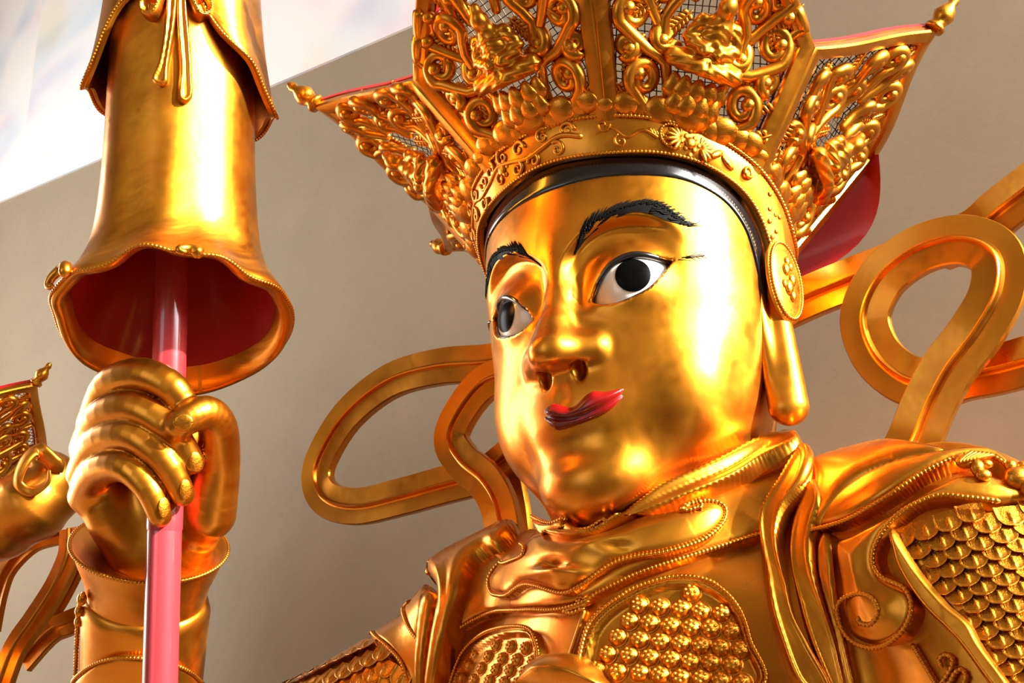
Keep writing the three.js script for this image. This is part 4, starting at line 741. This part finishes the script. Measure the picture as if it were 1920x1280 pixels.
{
  const rows = [], us = []; for (let i = 0; i <= 60; i++) us.push(1.3 * Math.pow(1 - i / 60, 1.6));
  const ring = (u, off) => { const row = []; for (let k = 0; k < 144; k++) row.push(canopy(u, (k / 144 + 0.5) * 6.28319, off)); return row; };
  for (const u of us) rows.push(ring(u, 0));
  for (const [u, o] of [[-0.012, -0.004], [-0.018, -0.016], [-0.012, -0.032], [0.004, -0.044], [0.03, -0.054]]) rows.push(ring(u, o));
  const cm = part('canopy', inPar(grid2geo(rows.reverse(), { closedU: true })), gold, parasol, 'gilded cloth-like canopy gathered to a bell');
  const inner = []; for (const [u, o] of [[0.026, -0.054], [0.06, -0.056], [0.12, -0.055], [0.2, -0.055], [0.3, -0.06], [0.42, -0.09], [0.55, -0.12], [0.62, -0.19]]) inner.push(ring(u, o));
  part('lining', inPar(grid2geo(inner, { closedU: true })), redBoth, parasol, 'dark red lining of the canopy');
  // stitched edge round the mouth
  const pts = []; for (let k = 0; k <= 300; k++) pts.push(canopy(0.004, k / 300 * 6.28319, 0.002)); part('rope_trim', inPar(cord(pts, 0.006, 0.0115)), gold, parasol);
  // two curled pleats on the near edge
  for (const [th, w] of [[-0.72, 1.9], [0.42, 1.3]]) { const p = []; for (let i = 0; i <= 14; i++) { const t = i / 14, a = t * 4.2; p.push(canopy(0.012 + 0.03 * w * Math.sin(a) * (1 - t * 0.4), th + 0.09 * w * (Math.cos(a) - 1) * 0.6, 0.018 + 0.012 * t)); } part('pleat', inPar(tube(p, (t) => 0.02 * (1 - 0.5 * t), 10)), gold, parasol, 'curled pleat of the canopy edge'); }
  // upper skirt, parted at the front
  const edge = (th) => { const a = Math.abs(th > Math.PI ? th - 6.28319 : th); return 1.03 - 0.3 * sstep(0.12, 1.25, a) + 0.02 * Math.sin(th * 7) - (th < Math.PI ? 0.06 * sstep(1.0, 1.7, a) : 0); };
  const sk = []; const NS = 18; const col = (k, t, off) => { const th = ((k / 160 + 0.5) % 1) * 6.28319, e = edge(th), u = lerp(1.34, e, t); return canopy(u, th, off + 0.012 + 0.05 * Math.pow(t, 3) * sstep(0.3, 1.2, Math.min(th, 6.28319 - th)) + 0.006 * Math.sin(th * 9) * t); };
  for (let j = 0; j <= NS; j++) { const row = []; for (let k = 0; k < 160; k++) row.push(col(k, j / NS, 0.008)); sk.push(row); }
  for (const o of [-0.004, -0.012]) { const row = []; for (let k = 0; k < 160; k++) row.push(col(k, 1, o)); sk.push(row); }
  for (let j = NS; j >= 0; j -= 3) { const row = []; for (let k = 0; k < 160; k++) row.push(col(k, j / NS, -0.012)); sk.push(row); }
  part('upper_skirt', inPar(grid2geo(sk.reverse(), { closedU: true })), gold, parasol, 'short upper skirt parted at the front');
  const ep = []; for (let k = 0; k <= 320; k++) ep.push(col((k / 2 + 0) % 160, 1, 0.01)); part('rope_trim', inPar(cord(ep, 0.0055, 0.0115)), gold, parasol);
}
{ // bow with two tails on the front of the canopy
  const e = EYE, cyl = (x, y, z) => { const a = x - RIM.x, b = y - RIM.y, c = z - RIM.z, h = a * AX.x + b * AX.y + c * AX.z; return Math.hypot(a - AX.x * h, b - AX.y * h, c - AX.z * h) - canR(clamp(h, 0, 1.3)); };
  const hit = (px, py) => cast(cyl, px, py, 3, 5);
  const tail = (o, label) => part('bow_tail', inPar(plate(hit, o, (d) => 0.026 * Math.min(1, 0.5 + d / 8) - 0.008 * sstep(5, 9, d), { step: 2.5, smooth: 6 })), gold, parasol, label);
  tail([[316, -30], [334, -30], [332, 30], [324, 90], [318, 130], [316, 158], [302, 164], [288, 152], [300, 118], [308, 70], [312, 20]], 'shorter tail of the bow');
  tail([[334, -30], [348, -30], [352, 30], [357, 90], [359, 140], [360, 182], [347, 196], [334, 184], [337, 130], [333, 70], [331, 20]], 'longer tail of the bow');
  for (const [x, s] of [[286, -1], [378, 1]]) {
    const o = [[x - s * 30, -8], [x - s * 14, -2], [x + s * 6, -4], [x + s * 16, 12], [x + s * 14, 34], [x - s * 2, 42], [x - s * 16, 34], [x - s * 24, 14]];
    part('bow_loop', inPar(plate(hit, o, (d) => 0.045 * Math.sqrt(1 - (1 - clamp(d / 9)) ** 2) - 0.03 * sstep(7, 13, d), { step: 2.5 })), gold, parasol, 'loop of the bow');
    part('rope_trim', inPar(cord(laid(hit, [...o.map(([a, b]) => [lerp(a, x, 0.35), lerp(b, 16, 0.35)]), [lerp(o[0][0], x, 0.35), lerp(o[0][1], 16, 0.35)]], 0.04), 0.0045, 0.0095)), gold, parasol);
  }
}
// ---- hand
const J = (list) => list.map(([x, y, d, r]) => { const p = at(x, y, d); return [p.x, p.y, p.z, r]; });
const smooth3 = (list) => J(spline(list, 4));
const FING = [
  smooth3([[176, 790, 4.06, 0.052], [206, 722, 3.96, 0.053], [268, 702, 3.87, 0.052], [325, 728, 3.835, 0.047], [350, 772, 3.86, 0.04]]),
  smooth3([[162, 842, 4.06, 0.053], [192, 782, 3.95, 0.054], [254, 764, 3.86, 0.052], [318, 802, 3.825, 0.046], [360, 866, 3.85, 0.037]]),
  smooth3([[155, 888, 4.06, 0.053], [186, 830, 3.95, 0.054], [248, 816, 3.85, 0.052], [308, 860, 3.815, 0.046], [342, 926, 3.835, 0.037]]),
  smooth3([[158, 930, 4.06, 0.052], [184, 882, 3.95, 0.053], [236, 874, 3.85, 0.05], [278, 914, 3.815, 0.043], [300, 966, 3.82, 0.036]])];
const THUMB = smooth3([[390, 960, 4.02, 0.09], [408, 868, 3.97, 0.07], [408, 800, 3.89, 0.06], [386, 774, 3.83, 0.053], [354, 784, 3.79, 0.048], [338, 798, 3.79, 0.042]]);
const PALM = [smooth3([[192, 850, 4.09, 0.08], [208, 945, 4.08, 0.095], [250, 1025, 4.1, 0.09]]), smooth3([[330, 830, 4.09, 0.12], [320, 930, 4.11, 0.12], [285, 1060, 4.15, 0.12]]), smooth3([[382, 930, 4.04, 0.09], [358, 1000, 4.07, 0.09], [310, 1050, 4.12, 0.1]]), smooth3([[190, 810, 4.07, 0.07], [250, 780, 4.09, 0.08], [330, 800, 4.1, 0.09]])];
function handField(x, y, z) {
  let d = chain(x, y, z, PALM[0]); d = smin(d, chain(x, y, z, PALM[1]), 0.06); d = smin(d, chain(x, y, z, PALM[2]), 0.06); d = smin(d, chain(x, y, z, PALM[3]), 0.05);
  let f = 1e9; FING.forEach((q, i) => { const c = chain(x, y, z, q); f = i ? smin(f, c, 0.01) : c; });
  d = smin(d, f, 0.03);
  return smin(d, chain(x, y, z, THUMB), 0.025);
}
{
  const a = at(285, 870, 4), hg = meshSDF(handField, [a.x - 0.42, a.y - 0.48, a.z - 0.42], [a.x + 0.42, a.y + 0.45, a.z + 0.42], 0.0072);
  const toStatue = (g) => g.translate(-HEAD.x, 0, -HEAD.z);
  const hand = part('hand', toStatue(hg), gold, statue, 'gilded right hand closed round the pole');
  for (const [i, px, py, turn] of [[1, 368, 866, 0.35], [2, 349, 918, 0.3], [3, 308, 952, 0.25]]) {
    const h = cast(handField, px, py, 3, 5), g = new THREE.SphereGeometry(1, 16, 10); g.scale(0.021, 0.032, 0.005);
    const m = part('fingernail', g, gold, hand); m.position.copy(h.p).addScaledVector(h.n, 0.0015).sub(V(HEAD.x, 0, HEAD.z)); m.quaternion.setFromUnitVectors(V(0, 0, 1), h.n); m.rotateZ(turn);
  }
  { const h = cast(handField, 344, 792, 3, 5), g = new THREE.SphereGeometry(1, 16, 10); g.scale(0.03, 0.026, 0.008); const m = part('fingernail', g, gold, hand); m.position.copy(h.p).sub(V(HEAD.x, 0, HEAD.z)); m.quaternion.setFromUnitVectors(V(0, 0, 1), h.n); }
  // cuff and forearm: turned about the forearm's own axis
  const c0 = at(281, 1022, 4.1), c1 = at(262, 1330, 4.32), ax = c0.clone().sub(c1).normalize(), ar = V(1, 0, 0).addScaledVector(ax, -ax.x).normalize(), an = ar.clone().cross(ax), L = c0.distanceTo(c1);
  const turn = (prof, n = 72) => prof.map(([h, r, rip = 0]) => { const row = []; for (let k = 0; k < n; k++) { const a = (k / n + 0.5) * 6.28319; const rr = r * (1 + rip * Math.sin(3 * a)); row.push(c0.clone().addScaledVector(ax, h).addScaledVector(ar, Math.sin(a) * rr).addScaledVector(an, Math.cos(a) * rr * 0.9)); } return row; });
  const cuff = part('cuff', toStatue(grid2geo(turn([[-0.28, 0.183], [-0.2, 0.188], [-0.13, 0.2], [-0.06, 0.226], [0, 0.246], [0.004, 0.243], [0.0, 0.235], [-0.03, 0.17], [-0.06, 0.12]]), { closedU: true })), gold, statue, 'flared gilded cuff below the hand');
  const rp = []; for (let k = 0; k <= 200; k++) { const a = k / 200 * 6.28319; rp.push(c0.clone().addScaledVector(ar, Math.sin(a) * 0.248).addScaledVector(an, Math.cos(a) * 0.248 * 0.9)); } part('rope_trim', toStatue(cord(rp, 0.006, 0.0115)), gold, cuff);
  const arm = part('forearm', toStatue(grid2geo(turn([[-1.0, 0.19], [-0.6, 0.2], [-0.46, 0.203], [-0.34, 0.205], [-0.235, 0.208], [-0.205, 0.2], [-0.19, 0.185], [-0.19, 0.12]]), { closedU: true })), gold, statue, 'plain gilded forearm sleeve');
  const armSDF = (x, y, z) => { const a = x - c0.x, b = y - c0.y, c = z - c0.z; return Math.hypot(a * ar.x + b * ar.y + c * ar.z, (a * an.x + b * an.y + c * an.z) / 0.9) * 0.95 - 0.196; };
  const ah = (px, py) => cast(armSDF, px, py, 3, 5);
  part('armband', toStatue(plate(ah, [[136, 1300], [150, 1268], [185, 1240], [232, 1228], [300, 1234], [350, 1255], [382, 1290], [384, 1320], [136, 1320]], pillow(0.014, 8), { step: 4 })), gold, arm, 'scalloped armband edge');
  part('rope_trim', toStatue(cord(laid(ah, [[136, 1300], [150, 1268], [185, 1240], [232, 1228], [300, 1234], [350, 1255], [384, 1292]], 0.014), 0.0065, 0.0115)), gold, arm);
  part('rope_trim', toStatue(cord(laid(ah, [[160, 1110], [146, 1160], [136, 1220], [128, 1300]], 0.006), 0.008, 0.0125)), gold, arm);
  part('buckle', toStatue(mergeGeometries([[157, 1122], [152, 1145], [150, 1165]].map(([x, y], i) => { const h = ah(x, y), g = new THREE.SphereGeometry(0.02 - i * 0.002, 12, 10); g.scale(0.8, 1.1, 0.8); const p = h.p.clone().addScaledVector(h.n, 0.006); g.translate(p.x, p.y, p.z); return g; }))), gold, arm, 'small beaded buckle on the sleeve seam');
  const el = at(262, 1330, 3.95), f2 = (x, y, z) => { const e = toHead(V(x, y, z)); return smin(cap(e.x, e.y, e.z, [...toHead(at(255, 1420, 4.4)).toArray(), 0.19], [-1.75, -1.7, 0.45, 0.21]), cap(e.x, e.y, e.z, [-1.75, -1.7, 0.45, 0.22], [-1.9, -1.5, 0.3, 0.22]), 0.1); };
  const b = HEAD; part('elbow', toStatue(meshSDF(f2, [b.x - 3, b.y - 2.3, b.z - 1.2], [b.x + 0.2, b.y - 0.9, b.z + 1.8], 0.04)), gold, statue, 'bent elbow of the raised right arm');
}
// ---------------------------------------------------------------- the neighbouring statue, only its near edge in view
const SECOND = HEAD.clone().addScaledVector(BX, -5.1).add(V(0, -0.38, 0));
{
  const s2 = thing('guardian_statue', 'second gilded statue beyond the parasol, its crown tip, curled sleeve and ribbons in view', 'statue', V(SECOND.x, 0, SECOND.z));
  const loc = (g) => g.translate(-SECOND.x, 0, -SECOND.z);
  const pan = panels[3].clone(); pan.name = 'crown_panel'; pan.userData = { label: 'openwork crown panel over the left ear' }; s2.add(pan); pan.position.set(0, SECOND.y, 0); pan.rotation.set(0, YAW, 0.07261016, 'YXZ');
  const chainAt = (l) => l.map(([x, y, d, r]) => { const p = at(x, y, d); return [p.x, p.y, p.z, r]; });
  const A = chainAt([[-90, 1010, 6.8, 0.22], [0, 975, 6.75, 0.2], [62, 945, 6.7, 0.185], [96, 905, 6.72, 0.12]]), C = chainAt([[66, 858, 6.7, 0.045], [50, 880, 6.62, 0.05], [56, 905, 6.6, 0.04]]), E = chainAt([[70, 852, 6.72, 0.05], [100, 880, 6.75, 0.09], [120, 930, 6.75, 0.1]]), H = chainAt([[80, 872, 6.58, 0.035], [92, 892, 6.58, 0.04]]);
  const f = (x, y, z) => smin(chain(x, y, z, A, 0.05), chain(x, y, z, E, 0.03), 0.06), m = at(20, 940, 6.7);
  part('sleeve', loc(meshSDF(f, [m.x - 0.7, m.y - 0.6, m.z - 0.5], [m.x + 0.7, m.y + 0.6, m.z + 0.5], 0.014)), goldDark, s2, 'swelling gilded sleeve with a curled tip');
  part('sleeve_curl', loc(tube(spline([[104, 872, 6.62], [72, 846, 6.6], [46, 866, 6.55], [34, 905, 6.53], [58, 922, 6.52], [88, 905, 6.5], [92, 884, 6.5]], 8).map((q) => at(...q)), (t) => 0.055 * (1 - 0.75 * t), 14, { up: BF, flat: 0.5 })), goldDark, s2, 'leaf-like curl at the sleeve tip');
  const rib = (list, width, label) => {
    const c = spline(list, 8), P = c.map(([x, y, d]) => at(x, y, d)), N = BF.clone().addScaledVector(BX, 0.15).normalize(), rows = [];
    const prof = [[-0.5, -0.034], [-0.5, -0.004], [-0.475, 0.004], [-0.06, 0.003], [-0.03, 0.016], [0.0, 0.019], [0.03, 0.014], [0.06, -0.004], [0.475, 0.002], [0.5, -0.006], [0.5, -0.034], [-0.5, -0.034]];
    P.forEach((p, i) => { const t = P[Math.min(i + 1, P.length - 1)].clone().sub(P[Math.max(i - 1, 0)]).normalize(), S = t.clone().cross(N).normalize(), n = S.clone().cross(t); rows.push(prof.map(([s, h]) => p.clone().addScaledVector(S, s * width).addScaledVector(n, h))); });
    part('ribbon', loc(toCreasedNormals(grid2geo(rows), 0.4)), goldDark, s2, label);
  };
  rib([[130, 990, 7.2], [126, 1040, 7.15], [100, 1100, 7.1], [62, 1160, 7.05], [22, 1220, 7.0], [-10, 1310, 6.95]], 0.16, 'ribbon strand falling from behind the sleeve');
  rib([[40, 1240, 7.2], [90, 1185, 7.2], [130, 1165, 7.25], [200, 1140, 7.3]], 0.15, 'ribbon strand crossing behind the falling one');
  rib([[-20, 1180, 7.3], [-6, 1110, 7.3], [14, 1060, 7.3], [60, 1015, 7.3], [110, 1000, 7.3]], 0.12, 'thin ribbon loop under the sleeve');
  rib([[60, 1200, 7.3], [110, 1130, 7.3], [150, 1050, 7.3], [165, 1000, 7.3]], 0.07, 'narrow ribbon strand beside the cuff');
  const trunk2 = new THREE.LatheGeometry([[0.9, 0.565], [0.72, 1.2], [0.62, 1.7], [0.4, 1.95], [0.34, 2.2], [0.4, 2.5], [0.42, 2.75], [0.3, 2.95], [0.01, 3.0]].map(([x, y]) => new THREE.Vector2(x, y)), 40);
  part('robed_body', trunk2, goldDark, s2, 'robed trunk and head of the statue');
}
{ // plinths under the statues
  const stone = new THREE.MeshStandardMaterial({ color: rgb(0.3, 0.2, 0.14), roughness: 0.6 });
  const plinth = (c, label) => { const t = shade(new THREE.Mesh(new RoundedBoxGeometry(2.6, 0.56, 1.9, 3, 0.04), stone)); t.name = numbered('plinth'); t.position.set(c.x, 0.28, c.z); t.rotation.y = YAW; t.userData = { label, category: 'plinth' }; scene.add(t); };
  plinth(HEAD, 'stone plinth under the statue with the parasol'); plinth(SECOND, 'stone plinth under the second statue');
}
//END
renderer.render(scene, camera);
